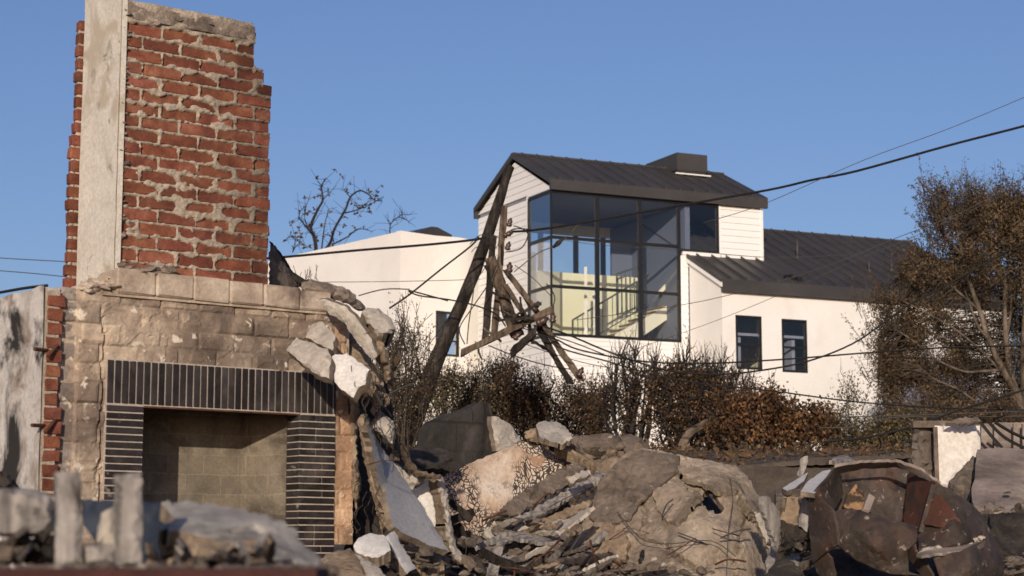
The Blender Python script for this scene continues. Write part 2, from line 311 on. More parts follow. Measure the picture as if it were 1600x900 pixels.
def sheet(name, outline, m, parent=None, thick=.04, step=12, ctrl=(), amp=.012, ns=6, edge=1.2, crack=0, cs=3.0, seed=0, smooth=False, tdir=None, ridges=0, build=True, mb=None, core=None, holes=0, dep=None, ang=32):
    """a broken slab or sheet: outline of (px, py, distance), thickened, uneven, with ragged edges"""
    rng = random.Random(seed * 77 + len(outline) + int(outline[0][0]))
    dep = dep or solve_depth(list(outline) + list(ctrl)); HOLE = set()
    ol = []
    n = len(outline)
    for i in range(n):
        a = outline[i]; b = outline[(i + 1) % n]; L_ = math.hypot(b[0] - a[0], b[1] - a[1]); k = max(1, int(L_ / (step * .7)))
        for j in range(k):
            t = j / k; e = edge if j else edge * .3
            ol.append((a[0] + (b[0] - a[0]) * t + rng.uniform(-e, e), a[1] + (b[1] - a[1]) * t + rng.uniform(-e, e)))
    def inside(x, y):
        c = False; k = len(ol); j = k - 1
        for i in range(k):
            xi, yi = ol[i]; xj, yj = ol[j]
            if (yi > y) != (yj > y) and x < (xj - xi) * (y - yi) / (yj - yi + 1e-9) + xi: c = not c
            j = i
        return c
    x0 = min(p[0] for p in ol); x1 = max(p[0] for p in ol); y0 = min(p[1] for p in ol); y1 = max(p[1] for p in ol)
    pts = [Vector(p) for p in ol]; nb = len(ol)
    y = y0 + step * .5; row = 0
    while y < y1:
        x = x0 + step * (.5 if row % 2 else .1)
        while x < x1:
            qx = x + rng.uniform(-.25, .25) * step; qy = y + rng.uniform(-.25, .25) * step
            if inside(qx, qy) and min((p[0] - qx) ** 2 + (p[1] - qy) ** 2 for p in ol) > (step * .45) ** 2: pts.append(Vector((qx, qy)))
            x += step
        y += step * .87; row += 1
    r = delaunay_2d_cdt([Vector((p[0], p[1])) for p in pts], [(i, (i + 1) % nb) for i in range(nb)], [], 2, 1e-5)
    vv, ee, ff = r[0], r[1], r[2]
    W = []
    onb = set(range(nb))
    for vi, p in enumerate(vv):
        Yd = dep(p[0], p[1]); q = P(p[0], p[1], Yd); s_ = Yd / 10
        d = noise.noise(q * ns + Vector((seed * 3.1, 0, 0))) * amp * 1.4 + noise.noise(q * ns * 3.3) * amp * .6
        if ridges: d += abs(noise.noise(q * ns * .6 + Vector((5, seed, 0)))) * ridges
        if crack:
            wp = q * cs + noise.noise_vector(q * cs * 1.7) * .35 + Vector((0, 0, seed)); wp.y *= .3
            dd, pp = noise.voronoi(wp); g = dd[1] - dd[0]
            d += (noise.cell(Vector(pp[0]) * 7.3 + Vector((.1, .1, .1))) - .5) * crack * .7 + (crack * 1.3 * (1 - g / .07) if g < .07 else 0)
            if holes and g < .03 and noise.noise(q * 2.6) > holes: HOLE.add(vi)
        if vi in onb: d += min(.3 * thick, .025)
        W.append(q + Vector(ray(p[0], p[1])).normalized() * d)
    cen = sum(W, Vector()) / len(W)
    nrm = Vector((0, 0, 0))
    for f in ff:
        a, b, c = W[f[0]], W[f[1]], W[f[2]]; k = (b - a).cross(c - a)
        if k.dot(a - Vector((0, 0, CZ))) < 0: k = -k
        nrm += k
    nrm = nrm.normalized() if tdir is None else Vector(tdir).normalized()
    flip = None
    N_ = len(W); bk = [p + nrm * thick * (1 + .25 * noise.noise(p * 9)) for p in W]
    faces = []
    from collections import Counter
    F2 = []
    for f in ff:
        if HOLE and all(i in HOLE for i in f): continue
        a, b, c = W[f[0]], W[f[1]], W[f[2]]
        if (b - a).cross(c - a).dot(nrm) > 0: f = tuple(reversed(f))
        F2.append(tuple(f))
    ed = Counter()
    for f in F2:
        for i in range(3): ed[(f[i], f[(i + 1) % 3])] += 1
    faces += F2 + [tuple(N_ + i for i in reversed(f)) for f in F2]
    for (a, b) in ed:
        if (b, a) not in ed: faces.append((b, a, N_ + a, N_ + b))
    q = MB(); q.add(W + bk, faces)
    o = q.build(name, m, parent, smooth=True); o.data.set_sharp_from_angle(angle=R(ang))
    if core:
        o.data.materials.append(M[core]); k0 = len(F2)
        o.data.polygons.foreach_set('material_index', [0 if i < k0 else 1 for i in range(len(o.data.polygons))])
    return o
def rock(mb, c, r, rng, tint=None, flat=.7):
    bm = bmesh.new(); bmesh.ops.create_icosphere(bm, subdivisions=1, radius=1)
    sx, sy, sz = rng.uniform(.7, 1.3), rng.uniform(.7, 1.3), rng.uniform(.4, 1) * flat; a = rng.uniform(0, 6.28)
    V = []
    for v in bm.verts:
        p = v.co * (1 + rng.uniform(-.25, .2)); x, y, z = p.x * sx * r, p.y * sy * r, p.z * sz * r
        V.append((c[0] + x * math.cos(a) - y * math.sin(a), c[1] + x * math.sin(a) + y * math.cos(a), c[2] + z + x * .2))
    mb.add(V, [tuple(v.index for v in f.verts) for f in bm.faces], tint); bm.free()
# ---------------------------------------------------------------- ground
def gz(x, y):
    if y < 3.0: return 0.0 if y < 2.9 else (y - 2.9) * 13.5
    a = 1.35
    t = min(1, max(0, (y - 13) / 20)); t = t * t * (3 - 2 * t)
    z = a + (3.35 - a) * t + max(0, min(60, y - 36)) * .012
    z += noise.noise(Vector((x * .5, y * .5, 0))) * .07 + noise.noise(Vector((x * 1.7, y * 1.7, 3))) * .03 if y < 90 else 0
    return z
ys = [-40, -10, -2, 1, 2.5, 2.9, 3.0] + [3 + .25 * i for i in range(1, 60)] + [18 + i * .8 for i in range(1, 50)] + [60, 70, 90, 150, 300, 800, 2500]
xs = [-2500, -700, -200, -80, -40, -25, -18] + [-14 + .35 * i for i in range(81)] + [15, 18, 25, 40, 80, 200, 700, 2500]
g = MB(); g.v = [(x, y, gz(x, y)) for y in ys for x in xs]; nx = len(xs)
g.f = [(j * nx + i, j * nx + i + 1, (j + 1) * nx + i + 1, (j + 1) * nx + i) for j in range(len(ys) - 1) for i in range(nx - 1)]
tagit(g.build('ground', 'ground', smooth=True, keep=1), kind='structure')

# ---------------------------------------------------------------- the white house
H = Frame(P(862, 523, 50), 25); HO = H.O
house = thing('white_house', 'modern white house with black metal roofs and a large corner window behind the hedge', 'house', HO, R(25))
h = lambda px, py, w=0: H.hit(px, py, w)
S = Frame(HO, 115)
VE = 4.1; VB = 3.86; U1 = 6.54; D1 = 4.72; DR = 2.25; ZR = 5.2; GB = -4.2
BT = .18
def lap(mb, x0f, y, z0, z1, out, axis):
    """one lap board: x0f(z) -> (a, b); out = outward sign on its axis"""
    (a0, b0), (a1, b1) = x0f(z0), x0f(z1)
    if b0 - a0 < .02: return
    if b1 < a1: a1 = b1 = (a1 + b1) / 2
    e = .022 * out
    if axis == 'x': V = [(a0, y + e, z0), (b0, y + e, z0), (b1, y + e * .3, z1), (a1, y + e * .3, z1), (a0, y - e * 2, z0), (b0, y - e * 2, z0), (b1, y - e * 2, z1), (a1, y - e * 2, z1)]
    else: V = [(y + e, a0, z0), (y + e, b0, z0), (y + e * .3, b1, z1), (y + e * .3, a1, z1), (y - e * 2, a0, z0), (y - e * 2, b0, z0), (y - e * 2, b1, z1), (y - e * 2, a1, z1)]
    mb.add(V, [(0, 1, 2, 3), (7, 6, 5, 4), (0, 4, 5, 1), (3, 2, 6, 7), (0, 3, 7, 4), (1, 5, 6, 2)])
def boards(mb, z0, z1, fn, y, out, axis):
    z = z0
    while z < z1 - .01: lap(mb, fn, y, z, min(z + BT - .006, z1), out, axis); z += BT
m = MB()      # front wall: below, right of and above the glass
boards(m, GB, -.1, lambda z: (0.06, 4.14), 0, -1, 'x')
boards(m, -.1, 2.38, lambda z: (3.98, 4.14), 0, -1, 'x')
boards(m, 2.12, VB - .02, lambda z: (5.2, U1 - .05), 0, -1, 'x')
boards(m, 2.12, 2.38, lambda z: (4.14, 5.2), 0, -1, 'x')
o = m.build('front_siding', 'siding', house, world=False); recalc(o)
m = MB()      # gable wall facing left
def gab(z):
    if z <= 3.95: return (1.48, D1)
    k = (z - 3.95) / (ZR - .12 - 3.95); return (max(0, DR * k), D1 - (D1 - DR) * k)
boards(m, -.1, VB - .02, lambda z: (1.48, D1 - .02), 0, -1, 'y')
boards(m, GB, -.1, lambda z: (0.03, D1 - .02), 0, -1, 'y')
boards(m, VB + .09, ZR - .15, lambda z: (.08 + (z - 3.95) / 1.1 * DR if z > 3.95 else .08, D1 - .02 - (z - 3.95) / 1.1 * (D1 - DR) if z > 3.95 else D1), 0, -1, 'y')
o = m.build('gable_siding', 'siding', house, world=False); recalc(o)
m = MB()      # inner structure, back and right walls, trim boards
m.box(.05, U1 - .06, D1 - .14, D1 - .02, GB, 1.9); m.box(.05, U1 - .06, D1 - .14, D1 - .02, 3.55, VE - .03)
m.box(U1 - .18, U1 - .02, .06, D1 - .16, GB, VE - .05)
m.box(3.9, 4.12, .06, .12, GB, 2.36); m.box(5.16, U1 - .2, .06, .12, 2.1, VE - .1)
m.box(.05, .12, 1.5, D1 - .16, GB, VE - .08); m.box(.05, 3.88, .06, .12, GB, -.12); m.box(.05, .12, .14, 1.48, GB, -.12)
m.build('wall', 'cream', house, world=False)
m = MB()
m.box(-.03, .06, -.04, .05, GB, -.1); m.box(-.035, .03, 1.41, 1.475, -.1, VB + .07); m.box(0.06, 3.95, -.03, .03, -.11, -.03)
m.box(-.035, .03, .06, 1.41, -.11, -.04); m.box(3.90, 3.975, -.035, .03, -.1, 2.36); m.box(3.975, 5.16, -.036, .03, 2.385, 2.48)
m.box(5.13, 5.195, -.034, .03, 2.48, VB - .03); m.box(U1 - .05, U1 + .02, -.034, .05, 2.1, VB - .02); m.box(4.16, U1 - .06, -.03, .03, 2.05, 2.115)
m.box(-.032, .02, .08, 1.41, VB + .03, VB + .10)
m.build('corner_trim', 'siding', house, world=False)
m = MB(); m.box(.06, .1, -.02, 0.0, 2, 2.01)
# roof slabs
def slope(mb, x0, x1, ya, za, yb, zb, th=.06, seam=.46, first=.3, ze=None):
    """slab from eave line (ya, za) to ridge line (yb, zb)"""
    V = [(x, y, z + t) for x in (x0, x1) for y, z in ((ya, za), (yb, zb)) for t in (0, th)]
    mb.add(V, [(0, 2, 3, 1), (4, 5, 7, 6), (0, 1, 5, 4), (2, 6, 7, 3), (1, 3, 7, 5), (0, 4, 6, 2)])
    x = x0 + first
    sg = 1
    while x < x1 - .1:
        V = [(xx, y, z + t) for xx in (x - .018, x + .018) for y, z in ((ya, za), (yb, zb)) for t in (th - .004, th + .065)]
        mb.add(V, [(0, 2, 3, 1), (4, 5, 7, 6), (0, 1, 5, 4), (2, 6, 7, 3), (1, 3, 7, 5), (0, 4, 6, 2)]); x += seam
m = MB(); slope(m, -.1, U1 + .12, -.12, VE - .02, DR, ZR); slope(m, -.1, U1 + .12, D1 + .12, VE - .02, DR, ZR)
m.box(-.1, U1 + .12, DR - .09, DR + .09, ZR + .03, ZR + .085)
o = m.build('roof', 'roof', house, world=False); recalc(o); roof1 = o
m = MB(); m.box(-.09, U1 + .11, -.16, -.06, VB - .01, VE + .03); m.box(-.09, U1 + .11, D1 + .06, D1 + .16, VB, VE + .03)
for ya, za, yb, zb in ((-.12, VE - .02, DR, ZR), (D1 + .12, VE - .02, DR, ZR)):
    for x0, x1 in ((-.115, -.06), (U1 + .06, U1 + .135)):
        V = [(x, y, z + t) for x in (x0, x1) for y, z in ((ya, za), (yb, zb)) for t in (-.06, .075)]
        m.add(V, [(0, 2, 3, 1), (4, 5, 7, 6), (0, 1, 5, 4), (2, 6, 7, 3), (1, 3, 7, 5), (0, 4, 6, 2)])
o = m.build('fascia', 'roof', house, world=False); recalc(o)
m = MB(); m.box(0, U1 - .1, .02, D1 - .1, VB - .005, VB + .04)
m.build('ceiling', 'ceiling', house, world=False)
# rooftop chimney box
yb = 1.55; u_, v_ = h(1058, 238, -yb)
cx0 = u_; cx1 = h(1105, 242, -yb)[0]; ctop = v_
cb = MB(); cb.box(cx0, cx1, yb, yb + 1.85, ctop - .50, ctop); cb.box(cx0 + .07, cx1 - .07, yb + .07, yb + 1.78, ctop - 1.4, ctop - .55); cb.box(cx0 + .03, cx1 - .03, yb + .03, yb + 1.82, ctop - .55, ctop - .50)
cbo = cb.build('chimney_cap', 'roof', house, world=False)
fl = MB(); fl.box(cx0 - .05, cx1 + .1, yb - .03, yb + .03, ctop - .62, ctop - .585); fl.build('flashing', 'siding', cbo, world=False)
# big corner window
wf = MB(); T = .055; XS = [1.36, 2.66]; HZ = [1.29, 2.6]
def vbar(x0, x1, z0, z1): wf.box(x0, x1, -.03, .05, z0, z1)
wf.box(-.03, 3.90, -.032, .052, -.03, .05); wf.box(-.03, 5.13, -.032, .052, VB - .07, VB + .0)
vbar(3.82, 3.90, .05, VB - .07); vbar(5.06, 5.13, 2.48, VB - .07)
wf.box(3.90, 5.06, -.032, .052, 2.48, 2.55)
for x in XS: vbar(x - .055, x + .055, .05, VB - .07)
ed_ = [.0] + XS + [3.82]
for z in HZ:
    for a, b in ((.02, 1.305), (1.415, 2.605), (2.715, 3.82)): wf.box(a, b, -.024, .044, z - .04, z + .04)
wf.box(-.03, .02, -.02, .02, .05, VB - .07)
wf.box(-.026, .05, .055, 1.41, -.03, .05); wf.box(-.026, .05, .055, 1.41, VB - .07, VB); wf.box(-.03, .05, 1.36, 1.412, .05, VB - .07)
for z in HZ: wf.box(-.024, .044, .02, 1.36, z - .04, z + .04)
cw = wf.build('corner_window', 'frame', house, world=False)
def pane(x0, x1, y0, y1, z0, z1, par):
    p = MB(); p.box(x0, x1, y0, y1, z0, z1); p.build('pane', 'glass', par, world=False)
zz = [(.05, 1.25), (1.33, 2.56), (2.64, VB - .07)]
for z0, z1 in zz:
    for a, b in ((.02, 1.305), (1.415, 2.605), (2.715, 3.82)): pane(a, b, .004, .012, z0, z1, cw)
    pane(.004, .012, .02, 1.36, z0, z1, cw)
pane(3.90, 5.06, .004, .012, 2.55, VB - .07, cw)
# rear clerestory windows seen through the glass
rw = MB()
for x in (.13, 1.0, 1.85, 3.0, 3.9, 5.0, 6.2): rw.box(x, x + .14, D1 - .13, D1 - .05, 1.9, 3.55)
rw.box(.05, U1 - .2, D1 - .125, D1 - .055, 1.86, 1.93)
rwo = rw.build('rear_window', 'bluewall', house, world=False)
p = MB(); p.box(.1, U1 - .2, D1 - .09, D1 - .085, 1.94, 3.55); p.build('pane', 'glass', rwo, world=False)
# rooms: floor and half walls
m = MB(); m.box(.13, U1 - .19, .13, D1 - .15, -.35, -.02); m.build('floor', 'tread', house, world=False)
m = MB(); m.box(.13, 4.1, 2.6, 2.72, 0, 2.1); m.box(3.0, 3.1, 2.75, 3.3, 0, 1.9); m.build('half_wall', 'cream', house, world=False)
m = MB(); m.box(2.75, 4.1, 3.3, 3.4, 0, 1.3); m.build('low_wall', 'cream', house, world=False)
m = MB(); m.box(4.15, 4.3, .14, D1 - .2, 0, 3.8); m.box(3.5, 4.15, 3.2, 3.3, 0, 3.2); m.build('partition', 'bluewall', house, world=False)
# staircase, drawn on a plane 1.2 m behind the glass
st = -1.25
stair = MB(); A = h(965, 530, st); B = h(1064, 470, st); n = 7
o = thing('staircase', None, None); o.parent = house; del_ = o
tr, ri = MB(), MB(); du = (B[0] - A[0]) / n; dv = (B[1] - A[1]) / n
for i in range(n + 2):
    u0 = A[0] + du * i; v0 = A[1] + dv * i
    tr.box(u0 - .03, u0 + du, 1.25, 2.2, v0 + dv - .045, v0 + dv); ri.box(u0, u0 + .02, 1.26, 2.19, v0, v0 + dv - .046)
tr.build('tread', 'tread', o, world=False); ri.build('riser', 'riser', o, world=False)
sg = MB(); sg.prism([(A[0] - .1, A[1] - .45), (B[0] + .4, B[1] + .02), (B[0] + .4, B[1] + .30), (A[0] - .1, A[1] + .12)], 1.2, 1.24); x_ = sg.build('stringer', 'riser', o, world=False); recalc(x_)
def railing(p0, p1, w_, hgt, nb, par):
    a = h(*p0, w_); b = h(*p1, w_); q = MB(); y = -w_
    q.tube([(a[0], y, a[1]), (b[0], y, b[1])], .028, 6); q.tube([(a[0], y, a[1] - hgt), (b[0], y, b[1] - hgt)], .018, 6)
    for i in range(nb + 1):
        t = i / nb; x = a[0] + (b[0] - a[0]) * t; z = a[1] + (b[1] - a[1]) * t; q.tube([(x, y, z), (x, y, z - hgt)], .012 if 0 < i < nb else .03, 5)
    q.build('railing', 'rail', par, world=False)
railing((895, 500), (995, 440), -1.15, .82, 13, o); railing((964, 428), (1030, 406), -2.3, 1.15, 10, o); railing((1000, 440), (1030, 410), -2.2, .9, 6, o)
m = MB(); a = h(1030, 458, -1.3); b = h(1060, 425, -1.3); m.beam((a[0], 1.3, a[1]), (b[0], 1.3, b[1]), .1, .07); m.build('handrail', 'riser', o, world=False)
rng = random.Random(3)
for cx, zt in ((1.28, 1.95), (1.55, 1.75)):
    q = MB()
    for k in range(9):
        z = zt - k * .2; q.add([(cx - .03, .5, z), (cx + .03, .5, z), (cx + .02 + rng.uniform(0, .06), .5 + rng.uniform(-.02, .05), z - .25), (cx - .03 - rng.uniform(0, .06), .52, z - .22)], [(0, 1, 2, 3)])
        q.box(cx - .04, cx + .04, .53, .535, z - .2, z)
    tagit(q.build('paper_garland', 'paper', None, world=False), 'white paper garland hanging inside the big window, the %s of the two' % ('left' if cx < 1.4 else 'right'), 'garland', 'paper garlands in the window')
    g_ = [x for x in COL.objects if x.name.startswith('paper_garland')][-1]; g_.location = HO; g_.rotation_euler = (0, 0, R(25))
# ---- wing
WW = 1.72
uA = h(1128, 450, WW)[0]; vE = h(1128, 440, WW)[1]; UE = uA + 9.5
v0_ = h(1073, 403, 0)[1]; u0_ = uA
print('wing', uA, h(1075, 420, 0), vE, v0_)
k = (v0_ - vE) / WW
def ridge_v():
    best = None
    for i in range(400):
        w_ = -i * .02; v = vE + k * (WW - w_)
        u = h(1190, 362, w_)[0]; q = proj(H.loc(u, v, w_))
        if best is None or abs(q[1] - 362) < best[0]: best = (abs(q[1] - 362), w_, v)
    return best
_, wr, vr = ridge_v(); print('ridge', wr, vr, [proj(H.loc(u, vr, wr)) for u in (7, 12, 15)])
m = MB(); m.box(uA, UE, -WW, -WW + .12, GB - .3, vE - .05); m.box(uA, uA + .12, -WW + .12, -.04, GB - .3, vE - .05); m.box(UE - .12, UE, -WW + .12, 5, GB - .3, vE)
m.prism([(-WW + .003, vE - .05), (-.04, vE - .05), (-.04, v0_ - .12)], uA + .001, uA + .12, 'x')
# cut window openings by building the front wall from strips
wins = []
for (xa, ya, xb, yb2) in ((1149, 492, 1191, 578), (1221, 498, 1262, 583), (1371, 531, 1412, 592)):
    a = h(xa, ya, WW); b = h(xb, yb2, WW); wins.append((a[0], b[0], b[1], a[1]))
m = MB(); zb_ = GB - .3; zt_ = vE - .05; edges = [uA] + [e for w_ in wins for e in w_[:2]] + [UE]
for i in range(0, len(edges), 2): m.box(edges[i], edges[i + 1], -WW, -WW + .14, zb_, zt_)
for (a, b, c, d) in wins: m.box(a, b, -WW, -WW + .14, zb_, c); m.box(a, b, -WW, -WW + .14, d, zt_)
m.box(uA, uA + .12, -WW + .14, -.04, zb_, zt_); m.prism([(-WW, zt_), (-.04, zt_), (-.04, v0_ - .12)], uA, uA + .12, 'x')
m.box(UE - .12, UE, -WW + .14, 5, zb_, zt_); m.box(uA + .2, UE - .12, 3.0, 3.1, zb_, zt_)
o = m.build('wing_wall', 'white', house, world=False); recalc(o)
m = MB(); m.box(uA + .12, UE - .12, -WW + .14, 3, 0.05, .12) ; m.box(4.7, 4.8, -WW + .14, 2.9, zb_, 0); m.box(6.4, 6.5, -WW + .14, 2.9, zb_, 0); m.build('wing_ceiling', 'ceiling', house, world=False)
for (a, b, c, d) in wins:
    f = MB(); t = .06; y0, y1 = -WW - .012, -WW + .06
    f.box(a, b, y0, y1, c, c + t); f.box(a, b, y0, y1, d - t, d); f.box(a, a + t, y0 + .002, y1, c + t, d - t); f.box(b - t, b, y0 + .002, y1, c + t, d - t)
    zm = c + (d - c) * .47; f.box(a + t, b - t, y0 + .02, y1, zm - .025, zm + .025)
    fo = f.build('window', 'frame', house, world=False); pane(a + t, b - t, -WW + .03, -WW + .038, c + t, zm - .025, fo); pane(a + t, b - t, -WW + .03, -WW + .038, zm + .025, d - t, fo)
m = MB(); slope(m, uA - .02, UE + .1, -WW - .12, vE, -wr, vr, first=.25, seam=.48)
slope(m, uA + 2.4, UE + .1, -wr + (vr - vE) / k, vE, -wr, vr, first=.25, seam=.48)
m.box(uA + 2.4, UE + .1, -wr - .07, -wr + .07, vr + .035, vr + .09)
o = m.build('wing_roof', 'roof', house, world=False); recalc(o)
m = MB(); m.box(uA - .06, UE + .1, -WW - .17, -WW - .05, vE - .27, vE + .045)
V = [(x, y, z + t) for x in (uA - .1, uA - .03) for y, z in ((-WW - .12, vE), (-.05, v0_ + .02)) for t in (-.03, .08)]
m.add(V, [(0, 2, 3, 1), (4, 5, 7, 6), (0, 1, 5, 4), (2, 6, 7, 3), (1, 3, 7, 5), (0, 4, 6, 2)]); o = m.build('wing_fascia', 'roof', house, world=False); recalc(o)
m = MB(); V = [(x, y, z + t) for x in (uA - .09, uA - .028) for y, z in ((-WW - .12, vE), (-.05, v0_ + .02)) for t in (-.15, -.035)]
m.add(V, [(0, 2, 3, 1), (4, 5, 7, 6), (0, 1, 5, 4), (2, 6, 7, 3), (1, 3, 7, 5), (0, 4, 6, 2)]); o = m.build('rake_board', 'siding', house, world=False); recalc(o)
def onroof(px, py):        # roof point under a pixel
    best = None
    for i in range(300):
        w_ = WW - i * .02; u, v = h(px, py, w_); e = abs(v - (vE + .06 + k * (WW - w_)))
        if best is None or e < best[0]: best = (e, u, -w_, v)
    return best[1:]
for px, py, top in ((1246, 404, 373), (1430, 410, 375), (1358, 424, 404), (1393, 423, 404)):
    u, y, v = onroof(px, py); hh = (py - top) / 57; q = MB(); q.tube([(u, y, v - .05), (u, y, v + hh)], .045 if hh > .5 else .03, 8); q.tube([(u, y, v - .04), (u, y, v + .06)], .08, 8); q.build('vent_pipe', 'roof', house, world=False, smooth=True)
u, y, v = onroof(1240, 440); q = MB(); q.box(u - .22, u - .02, y - .1, y + .1, v, v + .1); q.box(u + .04, u + .2, y - .12, y + .02, v - .02, v + .12); q.tube([(u - .3, y, v + .12), (u - .05, y, v + .16)], .04, 6); q.build('roof_vent', 'frame', house, world=False)

# ---------------------------------------------------------------- the stucco house at the left
L = Frame(P(624, 560, 53), 40); LO = L.O
lb = thing('stucco_building', 'plain white stucco building with one narrow black window, left of the leaning pole', 'building', LO, R(40))
LS = Frame(LO, 130); bot = -3.2
t0 = L.hit(624, 360)[1]; ta = L.hit(700, 371)[1]; tb = L.hit(735, 376)[1]
sa = LS.hit(445, 402); sb = LS.hit(300, 437)
print('left', t0, ta, tb, sa, sb)
wa = L.hit(681, 485); wb = L.hit(717, 558)
m = MB()
m.prism([(0, bot), (wa[0], bot), (wa[0], tb + (t0 - tb) * .5), (0, t0)], 0, .2)
m.prism([(wb[0], bot), (5.0, bot), (5.0, tb - .1), (wb[0], tb + .05)], 0, .2)
m.prism([(wa[0], bot), (wb[0], bot), (wb[0], wb[1]), (wa[0], wb[1])], 0, .2); m.prism([(wa[0], wa[1]), (wb[0], wa[1]), (wb[0], tb + .05), (wa[0], tb + (t0 - tb) * .5)], 0, .2)
o = m.build('right_wall', 'white', lb, world=False); recalc(o)
m = MB(); m.prism([(.2, bot), (sb[0], bot), (sb[0], sb[1]), (sa[0], sa[1]), (.2, t0 - .02)], 0.001, .2, 'x')
o = m.build('left_wall', 'white', lb, world=False); recalc(o)
m = MB(); m.box(.25, 5, .25, 8, t0 - 1.3, t0 - 1.2); m.build('flat_roof', 'roof', lb, world=False)
m = MB(); a = L.hit(655, 364, -3); b = L.hit(683, 355, -3); c = L.hit(706, 368, -3)
m.prism([(a[0], a[1] - .05), (c[0], c[1] - .05), (c[0], c[1] + .02), (b[0] + .03, b[1]), (b[0] - .2, b[1]), (a[0], a[1] + .03)], 3, 4.2); o = m.build('roof_hood', 'roof', lb, world=False); recalc(o)
f = MB(); a, b, c, d = wa[0], wb[0], wb[1], wa[1]; t = .06
f.box(a, b, -.01, .06, c, c + t); f.box(a, b, -.01, .06, d - t, d); f.box(a, a + t, -.008, .06, c + t, d - t); f.box(b - t, b, -.008, .06, c + t, d - t); f.box(a + t, b - t, 0, .06, c + .42, c + .46)
fo = f.build('window', 'frame', lb, world=False); pane(a + t, b - t, .03, .038, c + t, c + .42, fo); pane(a + t, b - t, .03, .038, c + .46, d - t, fo)
m = MB(); m.box(a - .5, b + .5, 1.2, 1.25, bot, t0 - 1.3); m.build('inner_wall', 'bluewall', lb, world=False)
# ---------------------------------------------------------------- the brick chimney with its fireplace
FP = Frame(P(165, 560, 9.0), 37); FO = FP.O
chim = thing('chimney', 'ruined red brick chimney standing over a scorched block fireplace framed in black tiles', 'chimney', FO, R(37))
rng = random.Random(11)
BL, BH, JO = .208, .0655, .0
def tintb(r=.25): v = rng.uniform(1 - r, 1 + r * .6); return (v, v * rng.uniform(.92, 1.04), v * rng.uniform(.9, 1.05))
SX0, SX1, SV0, SV1, SY0, SY1 = .065, .885, .415, 1.755, .035, .46
def courses(): return [(i, SV0 + i * BH) for i in range(int((SV1 - SV0) / BH))]
def right_edge(v):
    if v > 1.70: return SX1 - .115
    if v > 1.55: return SX1 - .10
    if v > 1.44: return SX1 - .045
    return SX1
bk = MB()
for i, z in courses():
    off = (.5 if i % 2 else 0) + rng.uniform(-.05, .05); x = SX0 - off * BL; xr = right_edge(z + .03) + rng.uniform(-.008, .008)
    while x < xr - .02:
        a = max(x, SX0); b = min(x + BL - .011 + rng.uniform(-.003, .003), xr)
        if b - a > .025:
            if z > 1.72 and rng.random() < .0: continue
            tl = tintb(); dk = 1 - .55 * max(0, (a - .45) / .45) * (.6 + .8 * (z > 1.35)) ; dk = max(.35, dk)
            jo = rng.uniform(-.006, .006)
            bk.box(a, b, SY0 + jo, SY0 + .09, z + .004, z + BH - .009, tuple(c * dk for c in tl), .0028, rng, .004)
        x += BL
    # right side bricks
    y = SY0 + .10 - (0 if i % 2 else .1)
    while y < SY1:
        a = max(y, SY0 + .095); b = min(y + BL - .011, SY1)
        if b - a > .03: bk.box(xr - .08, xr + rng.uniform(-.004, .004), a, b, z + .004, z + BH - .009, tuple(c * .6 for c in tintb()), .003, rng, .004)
        y += BL
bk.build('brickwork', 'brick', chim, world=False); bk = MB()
# rear flue shoulder bricks seen left of the stucco flank
for i, z in [(i, SV0 - .1 + i * BH) for i in range(23)]:
    if z > 1.73: continue
    xo = .045 if z > 1.15 else .025
    y = .455 - (0 if i % 2 else .07)
    while y < .50:
        a = max(y, .455); b = min(y + BL - .011, .50)
        if b - a > .03: bk.box(xo + rng.uniform(-.006, .006) - .03, xo + .1, a, b, z + .004, z + BH - .008, tintb(.35), .003, rng, .004)
        y += BL
bk.build('rear_brickwork', 'brick', chim, world=False)
# mortar: an uneven skin squeezed out over the bricks
mo = MB(); st_ = .0075
U = int((SX1 - SX0 + .01) / st_); V_ = int((SV1 + .0 - SV0 + .02) / st_)
for j in range(V_ + 1):
    for i in range(U + 1):
        u = SX0 - .005 + i * st_; v = SV0 - .01 + j * st_
        r_ = (v - SV0) % BH; ci = int((v - SV0) // BH)
        dz = min(r_, BH - r_); up = r_ > BH / 2          # distance to the bed joint, and which side
        off = .5 if ci % 2 else 0; ru = (u - SX0 + off * BL + .0055) % BL; dx = min(ru, BL - ru)
        d = min(dz - .006, dx - .006)
        q = Vector((u * 9, v * 14, 2.2)); n1 = noise.noise(q) * .5 + noise.noise(q * 2.3) * .35; n2 = noise.noise(Vector((u * 3.1, v * 3.1, 7)))
        n3 = noise.noise(Vector((u * 45, v * 60, 5))); reach = .0035 + .026 * max(0, n1 * 1.25 - .02 + n2 * .3) / .5 + .005 * n3 + (.002 if up else -.002)
        w_ = -.012 + (.019 * min(1, max(0, (reach - d) / .006)) + .008 * noise.noise(q * 4)) if d < reach else -.03
        if d < 0: w_ = max(w_, -.004 + .006 * n1)
        if v > SV1 - .10 + .05 * noise.noise(Vector((u * 6, 0, 1))): w_ = .012 + .014 * noise.noise(q * 2)
        w_ += .004 * noise.noise(Vector((u * 60, v * 60, 0)))
        mo.v.append((u, SY0 - w_, v))
W1 = U + 1
for j in range(V_):
    for i in range(U):
        u = SX0 + i * st_; v = SV0 + j * st_
        if u > right_edge(v) - .006: continue
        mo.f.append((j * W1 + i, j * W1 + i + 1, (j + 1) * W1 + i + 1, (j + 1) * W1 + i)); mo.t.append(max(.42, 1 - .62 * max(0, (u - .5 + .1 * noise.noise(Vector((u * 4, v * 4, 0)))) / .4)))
mo.box(SX0 + .008, SX1 - .13, SY0 + .05, SY1 - .008, SV0, SV1 - .01)
mo.box(SX1 - .13, SX1 - .012, SY0 + .05, SY1 - .008, SV0, 1.42); mo.box(SX1 - .13, SX1 - .055, SY0 + .05, SY1 - .01, 1.42, 1.53)
